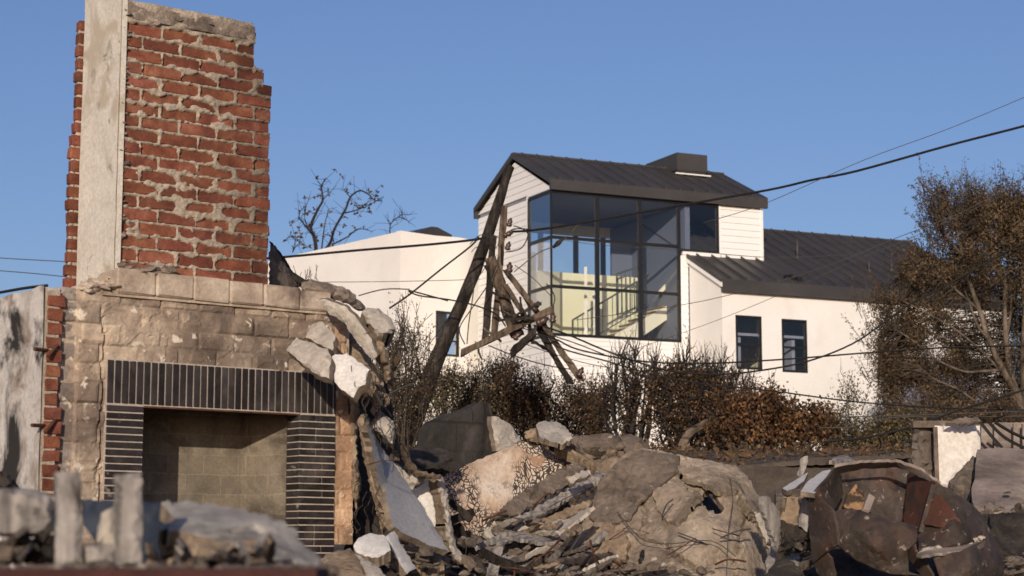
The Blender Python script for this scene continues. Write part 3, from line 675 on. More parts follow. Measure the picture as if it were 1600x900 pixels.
mo.box(.022, .12, .46, .495, SV0 - .1, 1.70); mo.box(.002, .0215, .461, .494, SV0 - .1, 1.14)
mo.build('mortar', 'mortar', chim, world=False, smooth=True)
# weathered cap along the broken top
cp = MB(); nx_, ny_ = 40, 16
def capz(u, y): return SV1 - .02 + .03 * noise.noise(Vector((u * 7, y * 7, 0))) + .018 * noise.noise(Vector((u * 25, y * 25, 3)))
gv = [(SX0 + (SX1 - .11 - SX0) * i / nx_, SY0 - .018 + (SY1 - SY0) * j / ny_) for j in range(ny_ + 1) for i in range(nx_ + 1)]
cp.v = [(u + .006 * noise.noise(Vector((u * 30, y * 30, 9))), y, capz(u, y)) for u, y in gv] + [(u, y, SV1 - .085) for u, y in gv]; G = len(gv)
for j in range(ny_):
    for i in range(nx_): a = j * (nx_ + 1) + i; cp.f.append((a, a + 1, a + nx_ + 2, a + nx_ + 1))
for i in range(nx_): a = i; cp.f.append((a, G + a, G + a + 1, a + 1))
for j in range(ny_): a = j * (nx_ + 1) + nx_; cp.f.append((a, a + nx_ + 1, G + a + nx_ + 1, G + a))
cp.t = [None] * len(cp.f)
for _ in range(46): rock(cp, (rng.uniform(SX0, SX1 - .12), rng.uniform(SY0 - .025, SY0 + .1), SV1 - .04 + rng.uniform(-.05, .03)), rng.uniform(.012, .035), rng)
for _ in range(26): z = rng.uniform(1.3, 1.78); rock(cp, (SX0 + rng.uniform(-.012, .02), SY0 - .002, z), rng.uniform(.01, .022), rng)
for _ in range(34): z = rng.uniform(.5, 1.5); rock(cp, (SX0 + rng.uniform(-.01, .03), SY0 - .004, z), rng.uniform(.008, .024), rng)
for _ in range(18): rock(cp, (rng.uniform(SX0, .4), SY0 - .03, SV0 + rng.uniform(-.0, .035)), rng.uniform(.015, .045), rng)
cp.build('cap_mortar', 'cap', chim, world=False)
# stucco flank on the left side of the stack
fk = MB(); r0 = .038
ys_ = [.018 + .425 * i / 14 for i in range(15)]; zs_ = [SV0 - .06 + (2.02 - SV0 + .06) * i / 60 for i in range(61)]
for zi in zs_:
    for yi in ys_: fk.v.append((r0 + .003 * noise.noise(Vector((yi * 8, zi * 8, 0))) + (.0), yi, zi))
for a in range(60):
    for b in range(14): i = a * 15 + b; fk.f.append((i, i + 15, i + 16, i + 1)); fk.t.append(None)
fk.box(r0 + .006, SX0 + .004, .016, .441, SV0 - .06, 2.02)
fk.build('stucco_flank', 'flank', chim, world=False, smooth=False)
# block chest: pitted grid with courses, hole where the tiles sit
cb_ = MB(); s2 = .011; X0, X1, Z0, Z1 = -.235, 1.39, -1.05, .335
nu = int((X1 - X0) / s2); nv = int((Z1 - Z0) / s2); rh, bw = .094, .205
idx = {}
for j in range(nv + 1):
    for i in range(nu + 1):
        u = X0 + i * s2; v = Z0 + j * s2; vv = v + .005 * noise.noise(Vector((u * 1.5, v * 1.5, 4))); uu = u + .008 * noise.noise(Vector((u * 2, v * 3, 8)))
        r_ = (vv + 2) % rh; ci = int((vv + 2) // rh); ru = (uu + 3 + (.5 if ci % 2 else 0) * bw) % bw
        d = min(min(r_, rh - r_), min(ru, bw - ru)); g_ = max(0, 1 - d / .012); am = .45 + .55 * min(1, max(0, .5 + 1.6 * noise.noise(Vector((u * 4, v * 4, 1)))))
        w_ = -.013 * g_ * am + .006 * noise.noise(Vector((u * 16, v * 16, 0))) + .005 * (noise.cell(Vector((ci + .1, int((uu + 3 + (.5 if ci % 2 else 0) * bw) // bw) + .1, 0))) - .5)
        pl = noise.noise(Vector((u * 6 + 4, v * 9, 3)));  w_ += .004 * (pl > .12)
        if abs(u + .008 - .012 * noise.noise(Vector((v * 9, 0, 0)))) < .006 and v < .2: w_ -= .02
        if u < -.145: w_ -= .02
        idx[i, j] = len(cb_.v); cb_.v.append((u, -w_, v))
for j in range(nv):
    for i in range(nu):
        u = X0 + (i + .5) * s2; v = Z0 + (j + .5) * s2
        if .01 < u < 1.262 and v < -.01: continue
        if u > 1.30 + .03 * noise.noise(Vector((v * 8, 1, 0))) + .04 and v > -.2: continue
        if u > 1.262 and v < -.86: continue
        ci = int((v + 2) // rh); bi = int((u + 3 + (.5 if ci % 2 else 0) * bw) // bw)
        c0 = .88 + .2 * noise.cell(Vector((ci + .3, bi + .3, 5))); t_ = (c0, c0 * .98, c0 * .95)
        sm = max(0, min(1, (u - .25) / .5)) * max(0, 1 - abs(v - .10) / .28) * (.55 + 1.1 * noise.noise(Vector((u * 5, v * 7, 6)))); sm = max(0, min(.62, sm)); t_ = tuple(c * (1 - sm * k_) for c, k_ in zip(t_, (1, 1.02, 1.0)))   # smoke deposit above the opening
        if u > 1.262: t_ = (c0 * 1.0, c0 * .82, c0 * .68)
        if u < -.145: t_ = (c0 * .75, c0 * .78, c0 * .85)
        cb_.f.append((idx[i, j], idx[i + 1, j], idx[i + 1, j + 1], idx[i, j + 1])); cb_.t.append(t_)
cb_.box(X0 + .012, -.001, .028, .8, -1.3, .31); cb_.box(.0, 1.26, .028, .8, .01, .31)
cb_.box(1.275, 1.36, .02, .3, -.86, .25); cb_.box(0, .2, .012, .5, -1.3, .01); cb_.box(1.10, 1.26, .12, .5, -1.3, .01)
cb_.box(.2, 1.1, .5, .8, -1.3, .01); cb_.box(.2, 1.1, .03, .14, -.19, .012); cb_.box(.2, 1.1, .14, .5, -.08, .012)
cb_.box(X0 + .01, -.002, .0275, .03, -1.3, -1.2)
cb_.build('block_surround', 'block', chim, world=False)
# mantel course
mm_ = MB(); rr = random.Random(5); x = .035
while x < 1.22:
    b = min(x + rr.uniform(.19, .215), 1.235); top = .43 + rr.uniform(-.008, .008) - (.03 if x > .9 else 0) - (x - .035) * .01
    mm_.box(x + .001, b - .0015, -.03 + rr.uniform(-.002, .002), .4, .312, top, None, .003, rr, .008); x = b
mm_.box(.04, 1.22, -.02, .42, .318, .41); mm_.box(-.03, 1.24, -.014, .3, .298, .316)
mm_.build('mantel', 'mantel', chim, world=False)
mb_ = MB(); sh = [(-.17, .34), (-.16, .37), (-.07, .40), (.02, .44), (.06, .52), (.055, .33)]
# rough mortar heap at the stack's left foot
for _ in range(60): t = rng.random(); rock(mb_, (-.14 + .2 * t, rng.uniform(-.01, .22), .315 + .09 * t * rng.random()), rng.uniform(.02, .05), rng)
mb_.build('mortar_heap', 'mantel', chim, world=False)
# tiles
gr = MB(); gr.box(.006, 1.268, -.004, .026, -.214, .0); gr.box(.006, .2, -.004, .0115, -1.3, -.214); gr.box(1.062, 1.268, -.004, .119, -1.3, -.214)
gr.box(.14, .2, .0, .012, -1.3, -.214)
tl = MB(); x = .010
while x < 1.262:
    tl.box(x, min(x + .029, 1.266), -.011 + rng.uniform(-.001, .001), .0, -.207, -.006, tintb(.5), .0006, rng, .0015); x += .0378
z = -.219 - .0268
while z > -1.25:
    tl.box(.010, .196, -.011, .0, z, z + .0268, tintb(.5), .0006, rng, .0015)
    sp = rng.choice([1.15, 1.19, 1.265]); tl.box(1.060, sp - .003, -.011, 0, z, z + .0268, tintb(.5), .0006, rng, .0015)
    if sp < 1.26: tl.box(sp + .003, 1.265, -.011, 0, z, z + .0268, tintb(.5), .0006, rng, .0015)
    tl.box(1.055, 1.062, -.006, .115, z, z + .0268, tintb(.5), .0006, rng, .0015); z -= .0345
tl.build('tile_band', 'tile', chim, world=False); gr.build('grout', 'grout', chim, world=False)
# firebox
fb = MB(); A_ = [(.205, .02), (.27, .44), (.98, .44), (1.08, .125)]
for (a, b) in zip(A_, A_[1:]):
    fb.add([(a[0], a[1], -1.2), (b[0], b[1], -1.2), (b[0], b[1], -.06), (a[0], a[1], -.06), (a[0], a[1] + .01, -1.2), (b[0], b[1] + .01, -1.2), (b[0], b[1] + .01, -.06), (a[0], a[1] + .01, -.06)], [(0, 1, 2, 3), (7, 6, 5, 4), (0, 4, 5, 1), (3, 2, 6, 7), (0, 3, 7, 4), (1, 5, 6, 2)])
fb.box(.2, 1.1, .0, .5, -1.25, -1.2)
fb.build('firebox', 'firebrick', chim, world=False)
lt = MB(); lt.box(.195, 1.07, -.002, .03, -.222, -.2145); lt.build('steel_lintel', 'rust', chim, world=False)
rb = MB(); 
# ---- stucco garden wall going back on the left, with its broken brick end
sw = thing('stucco_wall', 'soot stained white stucco wall with a raw brick end at the left edge', 'wall', FP.loc(-.27, -1.2, 0), R(37))
base = -1.2
q = MB(); n1_ = 26
gy = [.0 + 3.6 * i / 60 for i in range(61)]; gz_ = [base + 1.2 + (-1.2 - base) + (1.53) * i / 24 for i in range(25)]
q.v = []
for zi in range(25):
    for yi in gy: z = (1.52) * zi / 24; q.v.append((-.045 + .008 * noise.noise(Vector((yi * 3, z * 3, 0))), yi + (.0 if zi < 24 else 0), z + (.012 * noise.noise(Vector((yi * 9, 0, 0))) if zi == 24 else 0)))
for a in range(24):
    for b in range(60): i = a * 61 + b; q.f.append((i, i + 61, i + 62, i + 1)); q.t.append(None)
q.box(-.035, .035, .012, 3.6, 0, 1.515)
q.build('stucco_skin', 'sootwall', sw, world=False)
q = MB()
for i in range(24):
    z = i * BH - .02
    if z > 1.48: break
    q.box(-.028, .05 + rng.uniform(-.02, .01), -.008 + rng.uniform(-.004, .004), .01, z + .005, z + BH - .007, tintb(.4), .004, rng, .003)
q.build('brick_end', 'brick', sw, world=False)
q = MB(); q.box(-.036, .032, -.002, .011, 0, 1.50, 1.0); q.build('mortar', 'mortar', sw, world=False)
for (px, py) in ((80, 548), (76, 666)):
    u, v = FP.hit(px, py, .03); lx = u + .27; lz = v + 1.2
    q = MB(); q.tube([(lx - .09, -.05, lz), (lx + .03, .02, lz + .005)], .009, 6); q.tube([(lx - .02, -.04, lz - .03), (lx + .035, -.02, lz + .03)], .008, 6); q.build('anchor_bar', 'rust', sw, world=False)

# ---------------------------------------------------------------- broken slabs and chunks
def deb(name, label, cat, outline, m, Y, thick=.03, tilt=(0, 0), group=None, step=7, amp=.006, ns=8, crack=0, cs=3, seed=0, edge=1.6, ctrl=(), smooth=False, tdir=None, ridges=0, core='core', holes=0, dep=None):
    if m in ('darkblock', 'darkdebris', 'greywood', 'darkblue', 'darkbank', 'burntsheet', 'ash', 'tanchunk', 'timber', 'pier', 'leafolive', 'panel', 'dustgrey', 'cap'): core = None
    cx = sum(p[0] for p in outline) / len(outline); cy = sum(p[1] for p in outline) / len(outline)
    ol = [(p[0], p[1], p[2] if len(p) > 2 else Y + tilt[0] * (p[0] - cx) / 100 + tilt[1] * (p[1] - cy) / 100) for p in outline]
    o = sheet(name, ol, m, None, thick, step, ctrl, amp, ns, edge, crack, cs, seed or hash_(label), smooth, tdir, ridges, core=core, holes=holes, dep=dep)
    return tagit(o, label, cat, group)
def hash_(s): return sum(ord(c) * (i + 1) for i, c in enumerate(s)) % 97 + 1
gA = 'stucco pieces hanging off the fireplace'
deb('stucco_slab', 'grey white stucco slab lying against the upper right corner of the black tiles', 'slab', [(448, 548), (463, 527), (480, 534), (512, 545), (517, 556), (515, 592), (497, 586), (470, 566)], 'chunk', 9.22, .05, (-.12, -.25), gA)
deb('stucco_slab', 'brightest white six sided stucco slab overlapping the right end of the black tiles', 'slab', [(514, 562), (523, 554), (541, 552), (577, 577), (571, 600), (560, 606), (553, 621), (530, 605), (516, 588)], 'whitechunk', 9.2, .05, (-.1, -.2), gA)
deb('stucco_slab', 'small dark grey stucco slab above the white one under the mantel end', 'slab', [(482, 512), (490, 505), (503, 502), (524, 525), (520, 548), (500, 538), (478, 528)], 'chunk', 9.45, .04, (-.2, -.3), gA)
deb('stucco_strip', 'long curved grey strip of stucco peeling from the mantel end', 'stucco strip', [(497, 468), (508, 467), (538, 478), (560, 500), (578, 527), (590, 556), (584, 562), (572, 553), (553, 528), (538, 505), (512, 488)], 'chunk', 9.5, .04, (-.1, .1), gA)
deb('crust', 'dark jagged crust of mortar curling over the right end of the mantel', 'crust', [(470, 450), (486, 443), (510, 449), (545, 462), (560, 477), (571, 488), (560, 486), (540, 474), (515, 467), (480, 466)], 'cap', 9.75, .07, (0, .2), None, 6, .02)
deb('rubble_core', 'tan wire laced masonry core behind the peeling stucco strip', 'masonry', [(492, 472), (520, 480), (545, 505), (562, 540), (580, 560), (600, 600), (590, 625), (574, 628), (552, 622), (530, 600), (520, 545), (500, 520), (487, 500)], 'tanchunk', 9.9, .2, (0, 0), None, 8, .03, 5, .02, 8)
deb('stucco_chunk', 'pale knobbly chunk sticking out at the top right of the fireplace debris', 'chunk', [(566, 486), (575, 480), (592, 482), (600, 490), (613, 500), (619, 514), (608, 523), (590, 525), (575, 508)], 'chunk', 9.6, .11, (.1, -.2), gA, 6, .022)
deb('stucco_chunk', 'narrow upright tan chunk to the right of the peeling strip', 'chunk', [(588, 532), (598, 535), (606, 553), (607, 568), (600, 568), (590, 552)], 'tanchunk', 9.55, .08, (.1, 0), gA, 6, .012)
for i, (ol, lab) in enumerate([([(576, 594), (590, 590), (597, 596), (594, 601), (578, 602)], 'flat tan chip right of the bright white slab'), ([(563, 600), (574, 597), (576, 610), (567, 622), (561, 615)], 'brown chip under the right corner of the white slab'),
        ([(586, 612), (598, 612), (599, 628), (590, 640), (585, 634)], 'tall tan chip hanging above the triangular chunk'), ([(601, 614), (609, 616), (609, 632), (602, 636)], 'smallest brown chip beside the hanging tan chip'), ([(604, 572), (610, 570), (611, 592), (605, 594)], 'thin pale chip at the outer edge of the debris')]):
    deb('stucco_chip', lab, 'chip', ol, 'tanchunk', 9.6, .05, (.1, 0), 'small hanging chips', 5, .008)
deb('stucco_chunk', 'triangular white pebbly chunk above the big blue grey slab', 'chunk', [(580, 667), (588, 658), (603, 650), (616, 658), (617, 676), (613, 694), (602, 684), (590, 674)], 'chunk', 9.5, .08, (0, -.1), gA, 6, .012)
deb('plaster_post', 'tall tan strip of torn stucco and mesh leaning beside the fireplace', 'post', [(559, 655), (566, 652), (573, 668), (585, 710), (600, 780), (606, 822), (598, 838), (588, 800), (578, 760), (566, 710)], 'tanchunk', 9.35, .10, (0, .1), None, 6, .016)
deb('wall_edge', 'pale ragged edge of stucco and wire running down the right side of the fireplace', 'wall edge', [(546, 600), (556, 606), (559, 640), (556, 700), (562, 760), (556, 800), (549, 760), (551, 700), (547, 650)], 'tanchunk', 9.75, .08, (0, 0), None, 6, .014)
deb('plywood_slab', 'dark blue shadowed slab leaning against the big grey slab', 'slab', [(573, 665), (580, 672), (590, 700), (606, 760), (612, 815), (606, 826), (600, 790), (588, 735)], 'greyslab', 9.25, .03, (0.9, .1))
deb('wall_slab', 'large smooth grey white wall slab leaning with its point at the lower right', 'slab', [(581, 672, 9.55), (595, 698, 9.6), (622, 735, 9.65), (660, 790, 9.62), (702, 862, 9.45), (672, 853, 9.35), (640, 838, 9.22), (612, 818, 9.12), (606, 790, 9.2), (597, 740, 9.35)], 'greyslab', 9.4, .035, step=9, amp=.003)
deb('plaster_slab', 'bright white stucco slab standing behind the leaning grey slab', 'panel', [(642, 768), (660, 756), (681, 750), (689, 790), (697, 850), (690, 856), (672, 820)], 'whitechunk', 10.0, .05, (.1, 0), None, 8, .004)
deb('stucco_strip', 'curved cream edge strip arching down behind the white panel', 'stucco strip', [(681, 742), (691, 744), (699, 765), (703, 800), (712, 850), (729, 877), (722, 882), (706, 868), (696, 835), (690, 790)], 'chunk', 9.9, .09, (.2, 0), None, 6, .008)
deb('stucco_chunk', 'ragged cream chunk tucked under the twisted flashing', 'chunk', [(604, 716), (622, 725), (640, 745), (660, 738), (668, 745), (645, 765), (630, 755), (612, 735)], 'chunk', 9.8, .07, (0, 0), gA, 6, .016)
deb('flashing', 'dark twisted flashing strip curling toward the spotted wall', 'flashing', [(626, 688), (634, 696), (642, 720), (655, 736), (690, 742), (688, 748), (652, 745), (636, 730), (626, 708)], 'timber', 9.7, .05, (0, 0), None, 5, .01)
deb('stucco_chunk', 'bright white rounded block lying at the foot of the fireplace', 'chunk', [(552, 851), (560, 840), (575, 834), (600, 836), (608, 848), (610, 860), (592, 871), (570, 870), (556, 862)], 'whitechunk', 8.7, .05, (0, -.6), None, 7, .014)
deb('stucco_slab', 'narrow grey slab leaning beside the rounded white block', 'slab', [(603, 838), (616, 830), (632, 858), (650, 888), (636, 897), (624, 880), (612, 860)], 'greyslab', 8.9, .04, (.3, -.2), None, 7, .005)
deb('masonry_block', 'tan block half sunk in rubble at the foot of the fireplace', 'block', [(499, 873), (522, 862), (547, 856), (560, 872), (572, 900), (560, 906), (520, 906), (508, 888)], 'tanchunk', 8.3, .12, (0, -.6), None, 8, .01)
deb('masonry_block', 'flat grey block right of the half sunk tan block', 'block', [(550, 862), (562, 868), (590, 885), (606, 904), (570, 906)], 'chunk', 8.35, .1, (0, -.5), None, 8, .01)
deb('masonry_slab', 'brown rubble slab lying under the tip of the grey leaning slab', 'slab', [(610, 846), (650, 856), (690, 866), (694, 884), (660, 892), (640, 880), (620, 868)], 'tanchunk', 9.6, .1, (0, -.9), None, 8, .02)
deb('shadow_backing', 'dark heap of burnt mesh and rubble behind the leaning grey slab', 'heap', [(552, 570), (580, 585), (606, 600), (622, 690), (640, 745), (680, 800), (700, 880), (640, 890), (552, 880), (548, 700)], 'darkdebris', 10.35, .1, (.2, -.1), None, 9, .05, 5)
# leaning remains right of the stack
deb('stucco_fin', 'dark grey triangular stucco fin with a burnt edge beside the stack', 'fin', [(421, 382, 9.75), (428, 390, 9.8), (440, 410, 9.85), (452, 432, 9.9), (462, 446, 9.95), (450, 454, 9.9), (420, 452, 9.72)], 'dustgrey', 9.8, .04, step=6, amp=.012, tdir=(.3, 1, 0))
deb('burnt_edging', 'black shaggy burnt edging running down the grey fin', 'edging', [(420, 376), (426, 380), (446, 405), (458, 425), (478, 437), (505, 441), (523, 446), (521, 456), (480, 450), (455, 440), (440, 418)], 'darkdebris', 10.0, .1, (0, 0), None, 5, .02)
# chicken wire hanging on the torn edge
ww = MB(); rng = random.Random(8)
for i in range(26):
    x = rng.uniform(548, 600); y = rng.uniform(560, 640) if i < 12 else rng.uniform(640, 860); pts = []
    for k_ in range(6): pts.append(P(x, y, 9.15 + rng.uniform(-.05, .25))); x += rng.uniform(-9, 9); y += rng.uniform(4, 15)
    ww.tube(spline(pts, 3), .0022, 3, False)
tagit(ww.build('lath_wire', 'thinwire'), 'tangled rusty lath wire hanging from the torn right side of the fireplace', 'wire')
ww = MB()
for i in range(16):
    x = rng.uniform(440, 515); ww.tube(spline([P(x, 452, 9.95), P(x + rng.uniform(-3, 3), 440, 9.95), P(x + rng.uniform(-12, 12), rng.uniform(410, 434), 9.95)], 3), .0015, 3, False)
tagit(ww.build('dry_grass', 'twig'), kind='stuff')

# ---------------------------------------------------------------- middle rubble
deb('block_wall', 'dark shadowed block wall fragment standing behind the leaning pole', 'wall', [(676, 660), (700, 650), (757, 628), (758, 660), (757, 745), (700, 748), (664, 735), (668, 690)], 'darkblock', 13.2, .1, (.4, 0), None, 10, .01)
deb('sheet_metal', 'black upright sheet of metal beside the dark block wall', 'sheet metal', [(755, 628), (763, 630), (770, 660), (774, 708), (760, 735), (755, 700)], 'darkdebris', 13.0, .02, (-.8, 0), None, 8, .01)
deb('tarp_scrap', 'dark brown crumpled sheet lying at the foot of the pole', 'sheet', [(640, 705), (655, 696), (700, 704), (707, 715), (690, 724), (655, 727), (642, 720)], 'darkdebris', 12.5, .03, (0, -1), None, 8, .02)
deb('stucco_chunk', 'grey curved chunk leaning beside the black metal sheet', 'chunk', [(768, 650), (780, 652), (802, 668), (815, 690), (806, 702), (790, 708), (776, 705), (771, 680)], 'chunk', 12.8, .05, (.4, 0), None, 7, .02, 5, .012, 4)
deb('spotted_wall', 'peeling cream and brown wall fragment with black spotted burn marks', 'wall', [(688, 748), (705, 738), (740, 722), (768, 710), (790, 700), (815, 690), (845, 694), (870, 712), (895, 722), (905, 760), (880, 790), (820, 830), (760, 870), (700, 860), (694, 800)], 'peel', 12.2, .12, (.1, -.2), None, 9, .02, 4, smooth=False)
deb('concrete_chunk', 'lumpy tan chunk on the crest left of the pale boulder', 'chunk', [(818, 676), (830, 670), (843, 669), (850, 682), (848, 692), (830, 690), (820, 684)], 'tanchunk', 12.3, .07, (0, 0), None, 5, .02)
deb('concrete_chunk', 'pale grey boulder of plaster topping the rubble crest', 'boulder', [(838, 663), (850, 657), (872, 660), (888, 672), (896, 684), (880, 694), (862, 690), (845, 684)], 'chunk', 12.1, .035, (.2, -1.0), None, 5, .05, 5, .01, 4)
deb('beam_slab', 'dark dusty slab running along the rubble crest', 'slab', [(858, 694), (880, 690), (900, 680), (940, 678), (968, 680), (975, 694), (960, 706), (915, 704), (885, 700)], 'dustgrey', 12.4, .08, (0, -.25), None, 7, .02, 5, .02, 5)
deb('masonry_chunk', 'brown rounded chunk at the right end of the rubble crest', 'chunk', [(968, 682), (985, 678), (1003, 684), (1016, 698), (1000, 712), (978, 708)], 'dustgrey', 12.3, .08, (0, -.5), None, 6, .025)
deb('crust_slab', 'thin tan crust bridging the dark hollow of the rubble', 'crust', [(866, 696), (888, 700), (915, 712), (935, 722), (960, 712), (975, 720), (962, 738), (945, 740), (928, 728), (900, 712)], 'tanchunk', 12.1, .08, (0, -.4), None, 6, .02)
big = [(925, 790), (938, 752), (960, 722), (985, 704), (1003, 700), (1040, 706), (1080, 716), (1120, 722), (1150, 726), (1165, 745), (1178, 765), (1190, 790), (1200, 820), (1212, 850), (1214, 880), (1200, 910), (1050, 915), (935, 915), (900, 905), (880, 870), (905, 830)]
humpd = solve_depth([(a_, b_, 11.5 + (c_ - 11.5) * .42) for a_, b_, c_ in [(1003, 700, 12.2), (1080, 716, 12.1), (1150, 726, 12.0), (1178, 765, 11.7), (1200, 820, 11.4), (1214, 880, 11.2), (938, 752, 12.0), (905, 830, 11.5), (880, 880, 11.1), (1000, 915, 10.4), (1100, 915, 10.3), (1200, 915, 10.9), (1060, 820, 10.95), (1130, 800, 11.0), (990, 760, 11.75), (1100, 760, 11.35), (1000, 850, 10.9), (1160, 860, 10.75)]])
deb('fallen_wall', 'huge cracked tan stucco wall collapsed into a dusty hump at the centre', 'fallen wall', big, 'dust', 11, .05, step=4.6, amp=.03, ns=1.8, crack=.045, cs=1.7, seed=3, ridges=.05, holes=.32, dep=humpd)
def over(px_list, off): return [(x, y, humpd(x, y) - off) for x, y in px_list]
def odeb(name, label, cat, ol, m, off, **k): deb(name, label, cat, over(ol, off), m, 11, dep=lambda x, y: humpd(x, y) - off, **k)
odeb('wall_flap', 'smooth dark grey brown flap of wall lying over the left side of the hump', 'slab', [(920, 808), (936, 752), (962, 724), (1003, 702), (1062, 712), (1060, 736), (1030, 760), (1000, 785), (984, 812), (955, 818), (938, 822)], 'dustgrey', .035, thick=.02, step=6, amp=.02, ns=1.8, crack=.022, cs=3.2, seed=5, edge=1.2, holes=.25)
odeb('wall_layer', 'tan plate with scalloped edge lying on the middle of the hump', 'slab', [(1020, 768), (1045, 752), (1068, 754), (1076, 768), (1092, 766), (1098, 776), (1080, 792), (1072, 806), (1056, 816), (1040, 812), (1026, 796)], 'dust', .05, thick=.03, step=5, amp=.02, crack=.012, cs=6, seed=8, edge=2.5)
odeb('wall_layer', 'brown plate slipping off the upper shoulder of the hump', 'slab', [(1060, 728), (1100, 728), (1140, 736), (1156, 752), (1150, 770), (1120, 768), (1100, 756), (1078, 750), (1062, 740)], 'dust', .045, thick=.03, step=5, amp=.02, crack=.014, cs=4, seed=9, edge=2.5)
odeb('wall_crumb', 'knobbly broken corner at the right shoulder of the hump', 'chunk', [(1150, 740), (1166, 742), (1180, 765), (1194, 796), (1184, 806), (1168, 792), (1156, 768)], 'dust', .09, thick=.06, step=5, amp=.03, ns=5, crack=.03, cs=6, seed=10, edge=2.5)
odeb('wall_layer', 'darker dusty plate covering the lower left of the hump', 'slab', [(905, 850), (930, 815), (960, 820), (985, 845), (975, 875), (940, 890), (910, 880)], 'tanchunk', .05, thick=.03, step=5, amp=.02, crack=.014, cs=5, seed=11, edge=3)
deb('stucco_strip', 'pale bent strip along the right flank of the hump', 'stucco strip', [(1178, 800), (1192, 802), (1205, 830), (1218, 868), (1220, 900), (1208, 905), (1202, 860), (1188, 825)], 'chunk', 10.95, .03, (.3, 0), None, 5, .012)
# layered dark planks and plates left of the hump
lay = [([(765, 812), (800, 780), (850, 748), (895, 722), (916, 724), (912, 738), (880, 762), (840, 785), (790, 812)], 'dustgrey', 'broad dark board slanting up from the left of the hump', 11.7),
       ([(800, 812), (850, 785), (890, 762), (930, 738), (944, 732), (938, 756), (905, 772), (870, 790), (820, 818)], 'greywood', 'grey weathered board second from the top of the slanting stack', 11.4),
       ([(810, 832), (850, 808), (900, 790), (935, 775), (938, 786), (900, 802), (860, 822), (820, 842)], 'tanchunk', 'pale crusted plate third in the slanting stack', 11.3),
       ([(750, 830), (790, 818), (840, 822), (880, 812), (905, 815), (870, 830), (820, 842), (770, 845)], 'ash', 'flaky ash coloured plate at the foot of the slanting stack', 11.1),
       ([(745, 850), (790, 838), (840, 850), (875, 862), (860, 880), (810, 872), (770, 868)], 'dustgrey', 'brown splintered plate low in the slanting stack', 10.9),
       ([(780, 868), (830, 870), (870, 885), (900, 905), (840, 912), (800, 900)], 'greywood', 'grey splintered board at the very bottom of the stack', 10.6),
       ([(830, 836), (860, 828), (885, 834), (880, 850), (850, 852)], 'dustgrey', 'rounded grey lump on the splintered plates', 10.8),
       ([(884, 748), (900, 738), (922, 736), (924, 742), (905, 748), (892, 756)], 'chunk', 'pale flattened roll lying on the slanting boards', 11.2)]
for i, (ol, mt, lb_, Y) in enumerate(lay): deb('debris_board' if i in (0, 1, 5) else 'debris_plate', lb_, 'debris', ol, mt, Y + .15, .028, (.15, -.35), 'layered boards left of the hump', 5, .03, 5, .02, 7, edge=2.6)
rng = random.Random(99)
def splinters(n, area, label, group, mats, ang, Yf, ls=(18, 60), ws=(4, 11), name='debris_splinter'):
    for i in range(n):
        x = rng.uniform(area[0], area[2]); y = rng.uniform(area[1], area[3]); a = R(rng.gauss(*ang)); L_ = rng.uniform(*ls) / 2; W_ = rng.uniform(*ws) / 2; c, s_ = math.cos(a), math.sin(a); n_ = 7; ol = []
        for t in range(n_):
            q = 2 * math.pi * t / n_ + rng.uniform(-.3, .3); ex = math.cos(q) * L_ * rng.uniform(.75, 1.15); ey = math.sin(q) * W_ * rng.uniform(.7, 1.2); ol.append((x + ex * c - ey * s_, y + ex * s_ + ey * c))
        deb(name, label, 'debris', ol, rng.choice(mats), Yf(x, y), rng.uniform(.012, .03), (rng.uniform(-1, 1), rng.uniform(-1.1, .7)), group, 5, .012, 7, seed=rng.randint(1, 9999), edge=1.5)
splinters(30, (755, 815, 925, 898), 'small broken splinter in the layered pile left of the hump', 'splinters left of the hump', ['dustgrey', 'greywood', 'tanchunk', 'dustgrey', 'ash'], (-22, 16), lambda x, y: 11.1 - (y - 815) * .007, (35, 105), (7, 15))
splinters(22, (630, 840, 760, 900), 'small broken chunk in the rubble below the spotted wall', 'chunks below the spotted wall', ['dustgrey', 'tanchunk', 'chunk', 'dustgrey'], (20, 60), lambda x, y: 10.2 - (y - 840) * .008, (12, 34), (8, 20), 'rubble_chunk')
splinters(16, (880, 690, 1010, 730), 'brown chunk on the crest of the central rubble', 'chunks on the rubble crest', ['dustgrey', 'tanchunk', 'dustgrey'], (0, 30), lambda x, y: 12.3, (16, 38), (10, 20), 'rubble_chunk')
splinters(14, (585, 560, 625, 720), 'small ragged plaster crumb clinging to the fireplace debris', 'crumbs on the fireplace debris', ['tanchunk', 'chunk', 'dustgrey'], (60, 40), lambda x, y: 9.75, (8, 20), (5, 10), 'plaster_crumb')
splinters(16, (1215, 835, 1290, 900), 'dark charred scrap between the hump and the tank', 'charred scraps by the tank', ['darkdebris', 'dustgrey', 'darkdebris'], (20, 50), lambda x, y: 9.8, (14, 36), (8, 18), 'charred_scrap')
splinters(18, (1530, 785, 1600, 890), 'dark broken rock below the crumpled metal sheet', 'broken rocks at the right edge', ['darkdebris', 'dustgrey', 'dustgrey'], (0, 40), lambda x, y: 11.6 - (y - 785) * .012, (14, 40), (8, 20), 'rubble_chunk')
